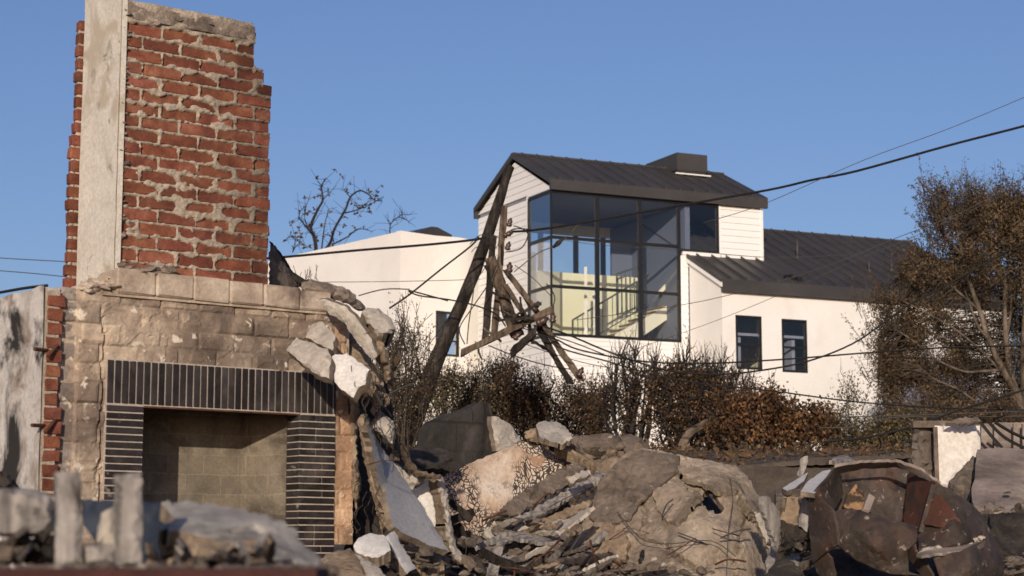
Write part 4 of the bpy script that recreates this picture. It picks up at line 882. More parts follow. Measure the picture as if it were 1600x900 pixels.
# splintered sticks near the foot
rng = random.Random(21)
for i, (a, b, wd, mt, lb_) in enumerate([((712, 822), (755, 900), .055, 'char', 'charred stick slanting down left of the layered boards'), ((776, 858), (768, 902), .06, 'greywood', 'short upright grey stake under the layered boards'),
        ((740, 800), (700, 815), .04, 'char', 'short charred stick lying level above the rubble'), ((690, 770), (735, 812), .035, 'char', 'thin burnt stick in the shadow of the spotted wall'), ((1005, 862), (1000, 880), .02, 'char', 'tiny dark stake standing in the hump'), ((840, 905), (750, 862), .05, 'char', 'charred stick lying under the splintered plates'),
        ((548, 870), (556, 905), .03, 'rust', 'thin rusty rod beside the rounded white block'), ((575, 872), (620, 905), .03, 'char', 'burnt stick lying in front of the rounded white block')]):
    q = MB(); Y = 10.4 if a[0] > 650 else 8.9; q.beam(P(*a, Y), P(*b, Y - .15), wd, wd * .6, rng=rng, jit=.006, seg=6); tagit(q.build('broken_stick', mt), lb_, 'stick', 'broken sticks in the rubble')
rng = random.Random(123)
for i in range(34):
    x = rng.uniform(560, 1280); y = rng.uniform(790, 895) if x > 640 else rng.uniform(600, 880); Yb = 9.1 if x < 640 else (10.2 if x < 940 or x > 1215 else humpd(x, y) - .1); a = rng.gauss(0, 1.2); L_ = rng.uniform(18, 60)
    q = MB(); q.tube(spline([P(x, y, Yb), P(x + L_ * .5 * math.cos(a) + rng.uniform(-4, 4), y + L_ * .5 * math.sin(a) + rng.uniform(-6, 2), Yb - .06), P(x + L_ * math.cos(a), y + L_ * math.sin(a), Yb)], 4), rng.choice([.0025, .004, .006]), 4, False)
    tagit(q.build('bent_rod', rng.choice(['rust', 'thinwire', 'rust'])), 'thin bent rusty rod sticking out of the rubble', 'rod', 'bent rods in the rubble')
# loose wires over the hump
for pts, lb_ in (([(1140, 745), (1145, 780), (1138, 830), (1135, 900)], 'thin upright wire hanging down the face of the hump'), ([(965, 800), (1000, 840), (1040, 850), (1110, 845), (1150, 870)], 'thin wire wandering across the middle of the hump'), ([(1015, 900), (1060, 893), (1110, 887)], 'thin rod lying low on the hump'), ([(1125, 742), (1150, 750), (1165, 775), (1180, 800)], 'curled wire at the shoulder of the hump')):
    q = MB(); q.tube(spline([P(x, y, humpd(x, y) - .12) for x, y in pts], 5), .0028, 4, False); tagit(q.build('loose_wire', 'thinwire'), lb_, 'wire', 'loose wires on the hump')
# ---------------------------------------------------------------- right hand rubble
deb('coping_wall', 'long low dark wall running behind the rusty tank', 'wall', [(1150, 728), (1200, 722), (1300, 714), (1424, 712), (1424, 790), (1300, 800), (1150, 800)], 'darkbank', 15.5, .3, (.2, 0), None, 14, .03)
deb('capping_plank', 'dark flat capping board along the top of the low wall', 'capping', [(1180, 726), (1260, 718), (1340, 715), (1424, 709), (1424, 716), (1340, 722), (1260, 727), (1182, 732)], 'darkbank', 15.42, .3, (.1, 0), None, 10, .008, tdir=(0, 1, 0))
deb('bent_scrap', 'olive folded scrap lying on the low wall', 'scrap', [(1295, 720), (1312, 711), (1322, 712), (1345, 724), (1318, 725)], 'greywood', 14.9, .03, (0, -2), None, 6, .012)
deb('bent_scrap', 'small upright bent bracket on the low wall', 'bracket', [(1246, 742), (1252, 716), (1262, 712), (1263, 718), (1256, 740), (1250, 746)], 'greywood', 14.5, .03, (0, 0), None, 6, .008)
deb('white_board', 'bright white board lying slanted on top of the tank end', 'board', [(1251, 768), (1262, 752), (1285, 736), (1306, 732), (1294, 748), (1273, 771)], 'whitechunk', 9.9, .025, (0, -2.6), None, 8, .003, edge=.6)
deb('white_board', 'narrow white board left of the wider one on the tank end', 'board', [(1222, 763), (1240, 752), (1263, 738), (1256, 752), (1242, 763), (1230, 767)], 'whitechunk', 10.2, .025, (0, -2.6), None, 8, .003, edge=.8)
deb('debris_bundle', 'brown splintered crumbs under the two white boards', 'debris', [(1210, 766), (1230, 760), (1262, 766), (1282, 772), (1270, 782), (1235, 778), (1212, 782)], 'dustgrey', 10.0, .1, (0, -1), None, 5, .03)
deb('plywood_sheet', 'stained cream plywood end below the two white boards', 'plywood', [(1213, 778), (1250, 776), (1268, 780), (1266, 800), (1262, 832), (1235, 822), (1216, 812), (1212, 795)], 'tanchunk', 9.95, .03, (0, 0), None, 8, .006)
deb('grey_plank', 'grey weathered upright plank left of the stained plywood', 'plank', [(1190, 776), (1200, 775), (1218, 800), (1220, 850), (1221, 866), (1214, 858), (1205, 830), (1194, 800)], 'greywood', 9.8, .03, (.3, 0), None, 7, .006)
deb('grey_plank', 'pale split plank standing against the tank\'s left edge', 'plank', [(1252, 780), (1268, 782), (1266, 805), (1262, 832), (1248, 822)], 'greywood', 9.75, .03, (0, 0), None, 7, .006)
deb('dark_channel', 'black bent metal channel under the plywood', 'channel', [(1220, 812), (1240, 820), (1265, 838), (1262, 862), (1245, 852), (1222, 838)], 'darkdebris', 9.85, .04, (0, 0), None, 7, .01)
deb('ash_heap', 'small heap of cream plaster crumbs between hump and tank', 'heap', [(1196, 880), (1206, 850), (1222, 846), (1250, 866), (1248, 884), (1225, 890), (1205, 895)], 'ash', 10.0, .1, (0, -2), None, 4, .05, 14)
deb('charred_scrap', 'charred crumpled scrap at the foot of the tank', 'scrap', [(1190, 905), (1205, 885), (1225, 868), (1248, 885), (1262, 905)], 'darkdebris', 9.3, .1, (0, -1), None, 6, .04)
# rusted tank
tk = thing('rusted_tank', 'crushed rusty steel tank lying open on its side at the lower right', 'tank', P(1410, 900, 9.6))
def part(name, ol, m, thick=.012, step=8, amp=.008, ns=4, ctrl=(), seed=1, smooth=True, par=None, ridges=.035):
    cr = .012 if name in ('front_plate', 'side_skin', 'back_panel', 'skirt', 'end_plate') else 0
    return sheet(name, ol, m, par or tk, thick, 9, ctrl, amp * 1.1, 5, .9, cr, 2.6, seed, smooth, None, ridges * 1.2, ang=11)
part('back_panel', [(1300, 733, 9.9), (1330, 726, 9.95), (1422, 730, 9.95), (1420, 780, 9.9), (1416, 825, 9.85), (1380, 812, 9.85), (1300, 806, 9.85)], 'steel', seed=2)
part('insulation', [(1325, 772, 9.82), (1338, 756, 9.84), (1350, 768, 9.84), (1351, 797, 9.82), (1330, 796, 9.8), (1318, 792, 9.8)], 'insul', .02, 6, .008, seed=3)
part('top_rim', [(1304, 731, 9.55), (1345, 723, 9.6), (1400, 722, 9.6), (1440, 735, 9.55), (1470, 757, 9.5), (1455, 754, 9.52), (1418, 735, 9.62), (1400, 730, 9.7), (1345, 733, 9.72), (1312, 740, 9.7)], 'burntsheet', .015, 6, .008, seed=4)
part('red_flap', [(1420, 732, 9.85), (1440, 742, 9.65), (1462, 754, 9.45), (1455, 785, 9.45), (1440, 826, 9.42), (1434, 835, 9.42), (1412, 814, 9.7), (1416, 770, 9.8)], 'redsteel', seed=5)
part('end_facet', [(1271, 771, 9.45), (1290, 750, 9.5), (1305, 731, 9.55), (1316, 745, 9.72), (1318, 772, 9.74), (1304, 796, 9.55), (1287, 785, 9.45)], 'steel', seed=6)
part('end_plate', [(1265, 776, 9.5), (1272, 771, 9.45), (1300, 796, 9.3), (1306, 820, 9.25), (1310, 851, 9.25), (1290, 862, 9.35), (1270, 880, 9.5), (1264, 830, 9.5)], 'steel', seed=7, smooth=False)
part('lower_plate', [(1270, 880, 9.5), (1290, 862, 9.35), (1298, 872, 9.35), (1305, 900, 9.4), (1290, 905, 9.45), (1276, 895, 9.5)], 'steel', seed=8, smooth=False)
part('front_plate', [(1296, 800, 9.35), (1330, 794, 9.3), (1352, 800, 9.25), (1395, 812, 9.2), (1434, 822, 9.2), (1432, 845, 9.1), (1418, 862, 9.1), (1420, 893, 9.1), (1440, 899, 9.1), (1400, 897, 9.1), (1370, 890, 9.12), (1335, 873, 9.18), (1310, 853, 9.25)], 'steel', ctrl=[(1370, 845, 9.02), (1340, 830, 9.15)], seed=9, amp=.012)
part('side_skin', [(1462, 753, 9.45), (1485, 765, 9.42), (1515, 785, 9.4), (1536, 805, 9.42), (1548, 828, 9.45), (1552, 842, 9.48), (1536, 842, 9.3), (1480, 853, 9.12), (1436, 866, 9.05), (1434, 838, 9.3), (1448, 800, 9.42)], 'steel', ctrl=[(1490, 810, 9.2)], seed=10, amp=.012)
part('rust_patch_plate', [(1463, 772, 9.36), (1475, 780, 9.3), (1500, 812, 9.2), (1506, 826, 9.2), (1470, 824, 9.22), (1440, 818, 9.32), (1452, 795, 9.36)], 'redsteel', .006, 7, .006, seed=11)
part('ledge', [(1432, 866, 9.0), (1450, 857, 9.1), (1480, 850, 9.2), (1520, 842, 9.3), (1542, 840, 9.35), (1538, 850, 9.2), (1500, 860, 9.05), (1440, 868, 8.95)], 'burntsheet', .015, 7, .006, seed=12)
part('skirt', [(1460, 868, 9.0), (1500, 862, 9.05), (1536, 846, 9.22), (1540, 828, 9.3), (1552, 838, 9.45), (1566, 862, 9.5), (1572, 900, 9.5), (1570, 915, 9.5), (1480, 915, 8.95), (1470, 895, 8.95)], 'steel', ctrl=[(1520, 890, 9.0)], seed=13, amp=.015)
part('inner_plate', [(1415, 838, 9.25), (1424, 830, 9.2), (1430, 860, 9.1), (1446, 880, 9.1), (1460, 905, 9.1), (1445, 908, 9.15), (1425, 880, 9.2), (1412, 865, 9.25)], 'steel', seed=14, smooth=False)
q = MB(); q.beam(P(1361, 776, 9.6), P(1352, 799, 9.5), .035, .02); q.build('handle_stub', 'burntsheet', tk)
q = MB(); q.beam(P(1458, 758, 9.40), P(1438, 832, 9.32), .02, .015); q.build('seam_bar', 'steel', tk)
ah = MB(); rng = random.Random(5)
for i in range(70): t = rng.random(); p = P(1440 + 95 * t, 864 - 20 * t + rng.uniform(-5, 2), 9.08 + .2 * t); rock(ah, p, rng.uniform(.008, .028), rng)
ah.build('ash_crust', 'ash', tk)
# black sheet modelled as the shadow below the tank's belly
deb('belly_shadow_sheet', 'black charred sheet in the hollow under the tank belly', 'sheet', [(1285, 870), (1310, 850), (1360, 880), (1430, 890), (1470, 880), (1480, 915), (1285, 915)], 'darkdebris', 9.9, .1, (0, -.6), None, 10, .03)
# right wall pier, white panel, corrugated fence, crumpled sheet
deb('block_pier', 'scorched grey block pier with deep cracks at its face', 'pier', [(1426, 668), (1436, 663), (1458, 664), (1459, 700), (1460, 750), (1440, 748), (1426, 735), (1425, 700)], 'pier', 14.0, .3, (.2, 0), None, 6, .02, 6, .03, 9, tdir=(.25, 1, 0), edge=.8)
deb('wall_fragment', 'warm white wall panel standing right of the scorched pier', 'panel', [(1460, 665), (1500, 664), (1531, 665), (1532, 700), (1526, 730), (1495, 745), (1490, 762), (1462, 762), (1461, 710)], 'panel', 13.95, .2, (.1, 0), None, 10, .004, tdir=(.1, 1, 0), edge=.5)
q = MB(); q.beam(P(1425, 663, 13.95), P(1532, 663, 14.05), .05, .05); q.beam(P(1461, 667, 13.9), P(1464, 756, 13.9), .03, .03); tagit(q.build('panel_trim', 'dustgrey'), 'thin grey trim edging the warm white panel', 'trim')
deb('metal_fence', 'grey sheet metal fence panel at the right edge', 'fence', [(1533, 662), (1560, 660), (1612, 660), (1612, 720), (1560, 722), (1533, 716)], 'burntsheet', 14.3, .03, (.1, 0), None, 8, .006, edge=.5)
q = MB()
for x in (1556, 1586, 1600): q.beam(P(x, 662, 14.22), P(x, 716, 14.22), .03, .03)
tagit(q.build('fence_post', 'burntsheet'), 'thin ribs of the grey sheet metal fence', 'fence ribs')
deb('crumpled_metal', 'heat stained crumpled metal sheet lying before the grey fence', 'metal sheet', [(1527, 702), (1560, 700), (1615, 704), (1615, 770), (1580, 800), (1545, 798), (1522, 790), (1518, 770), (1524, 740)], 'burntsheet', 12.2, .03, (.1, -1.0), None, 10, .05, 2.2)
deb('crumpled_metal', 'small rolled grey scrap between the white panel and the crumpled sheet', 'scrap', [(1482, 752), (1500, 735), (1520, 712), (1530, 714), (1532, 735), (1522, 760), (1524, 782), (1510, 772), (1498, 762)], 'dustgrey', 12.6, .1, (0, -.6), None, 6, .04)
deb('rock_ledge', 'dark broken ledge below the crumpled metal sheet', 'ledge', [(1545, 803), (1575, 800), (1615, 798), (1615, 870), (1560, 872), (1550, 840)], 'darkdebris', 10.8, .2, (0, -.5), None, 7, .05, 6)
deb('flat_stone', 'flat grey stone at the right edge below the dark ledge', 'stone', [(1565, 876), (1585, 868), (1615, 870), (1615, 895), (1580, 892)], 'dustgrey', 10.0, .1, (0, -1), None, 7, .02)
deb('roof_scrap', 'thin bent scrap lying on top of the pier', 'scrap', [(1478, 661), (1500, 652), (1528, 652), (1532, 658), (1505, 662)], 'dustgrey', 13.8, .03, (0, -.5), None, 6, .01)
for i, (pts, lb_) in enumerate([([(1532, 660), (1548, 680), (1566, 700)], 'dark cable draped over the fence nearest the white panel'), ([(1545, 660), (1570, 684), (1600, 700)], 'dark cable draped across the middle of the fence'), ([(1555, 660), (1580, 675), (1612, 690)], 'dark cable draped over the fence near the right edge')]):
    q = MB(); q.tube(spline([P(x, y, 13.8) for x, y in pts], 4), .012, 5, False); tagit(q.build('draped_cable', 'wire'), lb_, 'cable', 'cables draped over the fence')
# ---------------------------------------------------------------- loose rubble over the ground
rng = random.Random(77); rb = MB()
for i in range(2600):
    y = rng.uniform(8.4, 14.5); px = rng.uniform(480, 1640); x = (px - 800) / F * y
    rock(rb, (x, y, gz(x, y) + rng.uniform(-.02, .05)), rng.choice([.02, .03, .05, .09, .13]) * rng.uniform(.7, 1.4), rng)
for (px, py, Y, n, sx, sy) in ((900, 900, 10.3, 120, 160, 14), (800, 850, 11.2, 160, 70, 30), (640, 880, 9.4, 90, 60, 20), (700, 850, 10.4, 70, 30, 30), (1240, 850, 10.2, 80, 30, 30), (930, 720, 12.6, 60, 60, 10), (1560, 800, 11.8, 60, 40, 20), (1590, 890, 9.6, 60, 30, 16)):
    for k_ in range(n): rock(rb, P(px + rng.gauss(0, sx * .5), py + rng.gauss(0, sy * .5), Y + rng.uniform(-.1, .5)), rng.uniform(.012, .05), rng)
tagit(rb.build('rubble', 'dustgrey'), 'loose grey rubble covering the ground', kind='stuff')
# mound that carries the slabs
md = MB(); gx = 60; gyy = 24
md.v = []
def mound(px, y):
    x = (px - 800) / F * y
    hgt = 0
    for cx, cy, hh, sx, sy in ((1060, 12.2, .75, 120, .9), (860, 12.9, .70, 110, .8), (700, 13.2, .5, 60, .8), (1400, 11.0, .45, 130, .8), (1560, 13.4, .7, 90, 1.0), (600, 10.6, .45, 40, .6), (1240, 13.5, .6, 140, 1.)):
        hgt = max(hgt, hh * math.exp(-((px - cx) / sx) ** 2 - ((y - cy) / sy) ** 2))
    return (x, y, gz(x, y) + hgt + .06 * noise.noise(Vector((x * 4, y * 4, 0))))
for j in range(gyy + 1):
    for i in range(gx + 1): md.v.append(mound(560 + 1090 * i / gx, 9.9 + 5 * j / gyy))
md.f = [(j * (gx + 1) + i, j * (gx + 1) + i + 1, (j + 1) * (gx + 1) + i + 1, (j + 1) * (gx + 1) + i) for j in range(gyy) for i in range(gx)]
tagit(md.build('debris_mound', 'darkdebris', smooth=False), kind='structure')

# ---------------------------------------------------------------- blurred foreground at the left
q = MB(); a = P(0, 893, 3.05); q.box(-3.2, -.3, 2.98, 3.18, a.z - .12, a.z + .004); q.box(-.3, 3, 2.98, 3.18, a.z - .2, a.z - .03)
tagit(q.build('boundary_coping', 'redpaint'), 'dark red coping of the low wall right along the bottom edge', 'coping')
fr = thing('charred_bracket', 'blurred grey bracket of two short posts joined by a low rail in the foreground', 'frame', P(165, 890, 3.5))
rng = random.Random(2)
for ol in ([(86, 738), (126, 735), (129, 800), (128, 884), (86, 886), (88, 800)], [(180, 742), (222, 738), (222, 884), (182, 884)]):
    sheet('post', [(x, y, 3.5) for x, y in ol], 'greywood', fr, .035, 12, amp=.003, ns=20, edge=1, seed=4, tdir=(-.3, 1, 0))
sheet('rail', [(128, 853, 3.52), (182, 850, 3.52), (182, 884, 3.52), (128, 884, 3.52)], 'greywood', fr, .05, 12, amp=.003, seed=6, tdir=(0, 1, 0))
sheet('gusset', [(158, 802, 3.56), (180, 790, 3.56), (180, 850, 3.56), (150, 850, 3.56)], 'chunk', fr, .03, 12, amp=.003, seed=7, tdir=(0, 1, 0))
deb('grey_beam', 'blurred grey beam entering the foreground from the left edge', 'beam', [(-30, 764), (30, 762), (86, 776), (86, 836), (30, 840), (-30, 836)], 'greywood', 3.7, .08, (0, 0), None, 12, .006, tdir=(0, 1, 0))
deb('grey_slab', 'blurred grey plaster slab sloping down to the right in the foreground', 'slab', [(252, 784, 3.95), (300, 784, 3.95), (360, 792, 3.93), (420, 806, 3.9), (462, 826, 3.88), (466, 842, 3.84), (500, 872, 3.75), (520, 900, 3.7), (440, 880, 3.66), (360, 850, 3.7), (290, 832, 3.74), (250, 828, 3.76), (272, 812, 3.82)], 'foreslab', 4, .03, step=8, amp=.03, ns=9, crack=.016, cs=7, edge=3)
splinters(13, (225, 862, 470, 890), 'blurred broken chunk under the sloping slab in the foreground', 'blurred foreground chunks', ['foreslab', 'tanchunk', 'greywood', 'dustgrey'], (0, 35), lambda x, y: 3.55, (24, 60), (10, 22), 'foreground_chunk')
splinters(8, (0, 846, 84, 880), 'blurred dark chunk under the grey beam at the lower left', 'chunks under the grey beam', ['darkdebris', 'dustgrey'], (0, 35), lambda x, y: 3.72, (20, 50), (12, 26), 'foreground_chunk')
deb('pale_chunk', 'blurred cream chunk under the left end of the sloping slab', 'chunk', [(252, 826), (285, 835), (300, 848), (280, 872), (250, 874), (246, 850)], 'tanchunk', 3.8, .05, (0, 0), None, 10, .006)
deb('dark_blue_patch', 'blurred dark blue cloth behind the bracket in the foreground', 'cloth', [(128, 782), (180, 784), (250, 786), (276, 792), (266, 820), (252, 880), (222, 884), (150, 850), (130, 820)], 'darkblue', 4.4, .02, (0, 0), None, 14, .02)
deb('stone_rubble', 'blurred ridge of tan stones under the sloping slab', 'stone ridge', [(240, 880), (290, 862), (300, 845), (360, 862), (420, 880), (480, 896), (380, 906), (240, 906)], 'tanchunk', 3.65, .1, (0, 0), None, 9, .02, 16)
q = MB()
for k_ in range(300): px = rng.uniform(-20, 520); p = P(px, rng.uniform(887, 901), 3.3 + rng.random() * .12); rock(q, p, rng.uniform(.006, .02), rng)
for k_ in range(160): px = rng.uniform(-20, 90); p = P(px, rng.uniform(846, 880), 3.7 + rng.random() * .3); rock(q, p, rng.uniform(.006, .02), rng)
for k_ in range(600): y = rng.uniform(3.2, 8.4); x = (rng.uniform(-60, 560) - 800) / F * y; rock(q, (x, y, gz(x, y) + rng.uniform(0, .05)), rng.uniform(.02, .07), rng)
tagit(q.build('gravel', 'dustgrey'), 'blurred loose gravel along the foreground wall', kind='stuff')
deb('dark_chunk', 'blurred brown lump at the left edge behind the grey beam', 'lump', [(-10, 740), (4, 736), (20, 748), (24, 762), (-10, 764)], 'darkdebris', 6, .15, (0, 0), None, 6, .03)
q = MB()
for x0, y0, x1, y1 in ((-20, 842, 86, 884),): 
    pass

# ---------------------------------------------------------------- leaning pole, broken pole top, crossarms
YP = 30.0
def crop(x, y): return (x / 2.4333 + 640, y / 2.4333 + 250)
rng = random.Random(9)
up = thing('utility_pole', 'charred utility pole leaning to the right in front of the white house', 'utility pole', P(636, 720, YP + .3))
q = MB(); c = [(612, 745, 17), (630, 700, 16), (666, 604, 13.5), (691, 542, 12), (718, 480, 10.5), (739, 430, 10), (755, 388, 10), (776, 325, 9), (791, 280, 8), (798, 260, 6.5)]
pts = spline([P(a, b, YP + (a - 640) * .004) for a, b, r_ in c], 4); rs = [(c[i // 4][2] + (c[min(i // 4 + 1, len(c) - 1)][2] - c[i // 4][2]) * (i % 4) / 4) / 100 + rng.uniform(-.004, .004) for i in range(len(pts))]
q.tube(pts, rs, 12); V = q.v
q.v = [tuple(Vector(p) + noise.noise_vector(Vector((p[0] * 6, p[1] * 6, p[2] * 1.2))) * .018) for p in V]
q.build('shaft', 'char', up, smooth=True)
def beamp(a, b, wd, m, par, name='crossarm', Y=YP - .35, dy=0, deep=None):
    q = MB(); q.beam(P(*crop(*a), Y), P(*crop(*b), Y + dy), wd, deep or wd * 1.1, side=(1, 0, 0) if abs(a[1] - b[1]) > abs(a[0] - b[0]) else (0, 0, 1), rng=rng, jit=.010, seg=7); return q.build(name, m, par)
def insul(x, y, par, Y=YP - .5, s=1.0, tilt=.3):
    p = P(*crop(x, y), Y); q = MB(); d = Vector((tilt, 0, 1)).normalized(); prof = [(-.09, .02), (-.07, .055), (-.03, .06), (-.02, .035), (.0, .05), (.04, .05), (.05, .03), (.09, .02)]
    q.tube([p + d * a * s for a, r_ in prof], [r_ * s for a, r_ in prof], 8); q.build('insulator', 'porcelain', par, smooth=True)
beamp((362, 175), (322, 668), .10, 'timber', up, Y=YP - .32); beamp((318, 290), (288, 682), .11, 'char', up, Y=YP - .25)
beamp((352, 250), (352, 400), .05, 'char', up, 'brace'); beamp((285, 400), (380, 560), .04, 'char', up, 'brace', Y=YP - .4)
insul(381, 237, up, s=.8); insul(375, 327, up, s=.8); insul(374, 282, up, s=.9, tilt=3); insul(380, 409, up, s=.95, tilt=.1)
bp = thing('broken_pole_top', 'splintered brown pole top with tangled crossarms hanging beside the leaning pole', 'pole top', P(820, 600, YP - .6))
q = MB(); pts = spline([P(*crop(x, y), YP - .5) for x, y in ((305, 372), (330, 440), (352, 500), (378, 590), (412, 672))], 4)
q.tube(pts, [.105 + rng.uniform(-.01, .01) for _ in pts], 9); q.v = [tuple(Vector(p) + noise.noise_vector(Vector((p[0] * 7, p[1] * 7, p[2] * 2))) * .03) for p in q.v]; q.build('pole_section', 'timber', bp, smooth=True)
beamp((364, 418), (500, 598), .10, 'timber', bp, Y=YP - .75); beamp((360, 470), (450, 610), .09, 'timber', bp, Y=YP - .6); beamp((195, 735), (548, 566), .11, 'timber', bp, Y=YP - .8)
beamp((484, 628), (612, 850), .10, 'char', bp, Y=YP - .65); beamp((502, 618), (652, 838), .11, 'timber', bp, Y=YP - .8)
beamp((384, 738), (482, 648), .15, 'char', bp, 'stub', Y=YP - .95); beamp((355, 560), (420, 600), .05, 'char', bp, 'brace', Y=YP - .9); beamp((420, 520), (432, 640), .04, 'char', bp, 'brace', Y=YP - .9)
beamp((455, 680), (545, 735), .05, 'char', bp, 'brace', Y=YP - .9); beamp((300, 500), (395, 530), .035, 'char', bp, 'brace', Y=YP - .7); beamp((405, 590), (500, 545), .04, 'char', bp, 'brace', Y=YP - 1.0); beamp((340, 610), (470, 600), .035, 'char', bp, 'brace', Y=YP - 1.0); beamp((450, 590), (470, 700), .045, 'char', bp, 'brace', Y=YP - .7); beamp((280, 640), (350, 690), .04, 'timber', bp, 'brace', Y=YP - .7); beamp((250, 690), (275, 760), .03, 'char', bp, 'brace', Y=YP - .8)
for x, y, s_, tl_ in ((480, 556, .95, .6), (545, 600, .9, .1), (505, 612, 1.2, 2), (650, 806, .9, .5), (410, 668, .9, 1)): insul(x, y, bp, Y=YP - .95, s=s_, tilt=tl_)
# fallen wires and overhead cables
def cable(pts, Y, r_, label, m='wire', group='wires around the leaning pole', conv=None, name='cable', dy=0):
    n_ = len(pts); q = MB(); q.tube(spline([P(*(conv(*p) if conv else p), Y + dy * i / (n_ - 1)) for i, p in enumerate(pts)], 5), r_, 5, False)
    tagit(q.build(name, m), label, 'cable', group)
cable([(1640, 184), (1600, 197), (1480, 228), (1340, 267), (1270, 281), (1200, 297), (1040, 325), (900, 350), (830, 360), (800, 362)], 29.4, .021, 'thick black cable rising from the pole to the upper right corner', dy=4)
cable([(410, 404), (440, 402), (560, 391), (660, 383), (738, 375), (760, 370)], 29.6, .02, 'thick black cable crossing the white stucco wall to the left of the pole', dy=0)
cable([(-20, 460), (0, 457), (40, 450), (75, 446)], 27, .022, 'thick dark cable low at the left edge behind the stucco wall')
cable([(-20, 401), (0, 403), (50, 406), (108, 409)], 40, .010, 'upper thin cable in the sky left of the chimney', 'thinwire')
cable([(-20, 421), (0, 423), (50, 427), (108, 433)], 40, .010, 'lower thin cable in the sky left of the chimney', 'thinwire')
cable([(608, 482), (640, 460), (690, 420), (735, 385), (748, 370)], 29.5, .015, 'slack cable dropping left from the pole across the white wall')
cable([(700, 470), (640, 454), (655, 462), (700, 468), (745, 478), (776, 492), (790, 510)], 29.4, .012, 'slack cable running from the white wall to the crossarms')
cable([(560, 462), (600, 452), (640, 452)], 29.5, .010, 'thin grey wire end against the white stucco wall', 'thinwire')
cable([(480, 441), (600, 440), (700, 438), (750, 436)], 34, .006, 'hairline wire crossing the white stucco wall level', 'thinwire')
cable([(830, 520), (868, 530), (900, 545), (960, 558), (1020, 566), (1100, 568), (1200, 563), (1270, 558), (1370, 550), (1480, 543), (1610, 540)], 29.0, .013, 'dark cable passing below the two small house windows')
cable([(850, 510), (890, 524), (960, 553), (1040, 578), (1110, 585), (1180, 580), (1260, 565), (1330, 538), (1380, 505), (1420, 476), (1480, 445), (1560, 400), (1610, 375)], 28.8, .014, 'cable sagging under the house windows then climbing to the right')
cable([(840, 522), (880, 545), (940, 562), (1020, 585), (1100, 600), (1200, 610), (1330, 627), (1450, 636), (1610, 641)], 28.6, .012, 'long cable sloping gently down right behind the hedge')
cable([(1100, 610), (1200, 640), (1260, 650), (1340, 651), (1450, 648), (1610, 642)], 31, .010, 'thin low cable near the foot of the white wall', 'thinwire')
cable([(1290, 690), (1350, 684), (1420, 668), (1500, 640), (1560, 622), (1610, 606)], 28.0, .017, 'dark low cable rising right in front of the tree')
cable([(1280, 668), (1330, 667), (1400, 652), (1500, 652), (1610, 650)], 29, .010, 'thin cable just above the low cable at the right', 'thinwire')
cable([(1100, 348), (1195, 318), (1350, 250), (1480, 202), (1610, 148)], 27, .005, 'hairline wire climbing to the upper right above the thick cable', 'thinwire')
cable([(900, 500), (1100, 470), (1280, 420), (1400, 372), (1510, 328), (1610, 272)], 31, .006, 'hairline wire crossing both roofs to the right', 'thinwire')
cable([(950, 560), (1100, 508), (1200, 468), (1330, 410), (1450, 360), (1610, 285)], 33, .005, 'second hairline wire rising across the white wing', 'thinwire')
cable([(880, 375), (940, 383), (1060, 390), (1200, 402), (1330, 398)], 36, .005, 'hairline wire level across the big window', 'thinwire')
cable([(803, 425), (840, 396), (874, 380), (905, 350)], 29.2, .008, 'short guy wire with a clip rising over the big window', 'thinwire')
q = MB(); p = P(872, 380, 29.18); q.tube([p + Vector((-.08, 0, -.07)), p, p + Vector((.08, 0, .07))], [.02, .045, .02], 6); tagit(q.build('wire_clip', 'char'), 'small dark clip on the short guy wire', 'clip')
for i, (pts, lb_) in enumerate([([(395, 250), (430, 262), (450, 285), (430, 330), (400, 345), (365, 350)], 'looping wire right of the pole top'), ([(380, 270), (400, 262), (440, 262), (480, 268)], 'short wire at the insulators of the pole top'),
    ([(250, 430), (240, 520), (225, 620), (218, 700)], 'wire hanging straight down left of the crossarms'), ([(210, 700), (190, 640), (240, 560), (300, 470), (330, 400)], 'loose wire following the leaning pole'), ([(540, 570), (552, 520), (520, 470)], 'wire loop at the right end of the crossarm'),
    ([(300, 705), (400, 745), (520, 780), (640, 800)], 'wire drooping under the crossarms'), ([(300, 560), (360, 580), (430, 640), (500, 640)], 'wire threaded through the crossarms'), ([(430, 630), (520, 660), (640, 700), (740, 740)], 'wire running right from the crossarms over the hedge'),
    ([(60, 720), (120, 640), (200, 520), (280, 420), (320, 330)], 'thin wire crossing behind the leaning pole'), ([(440, 700), (540, 735), (660, 770), (760, 790)], 'lowest wire running right over the hedge'),
    ([(400, 400), (470, 450), (540, 520)], 'thin wire above the slanting crossarm'), ([(230, 320), (260, 290), (300, 280), (340, 300), (320, 340), (260, 330), (235, 350)], 'knot of wire on the pole above the crossarms')]):
    cable(pts, YP - .75, .009 if i < 8 else .006, lb_, conv=crop, name='slack_wire', group='slack wires on the broken pole')
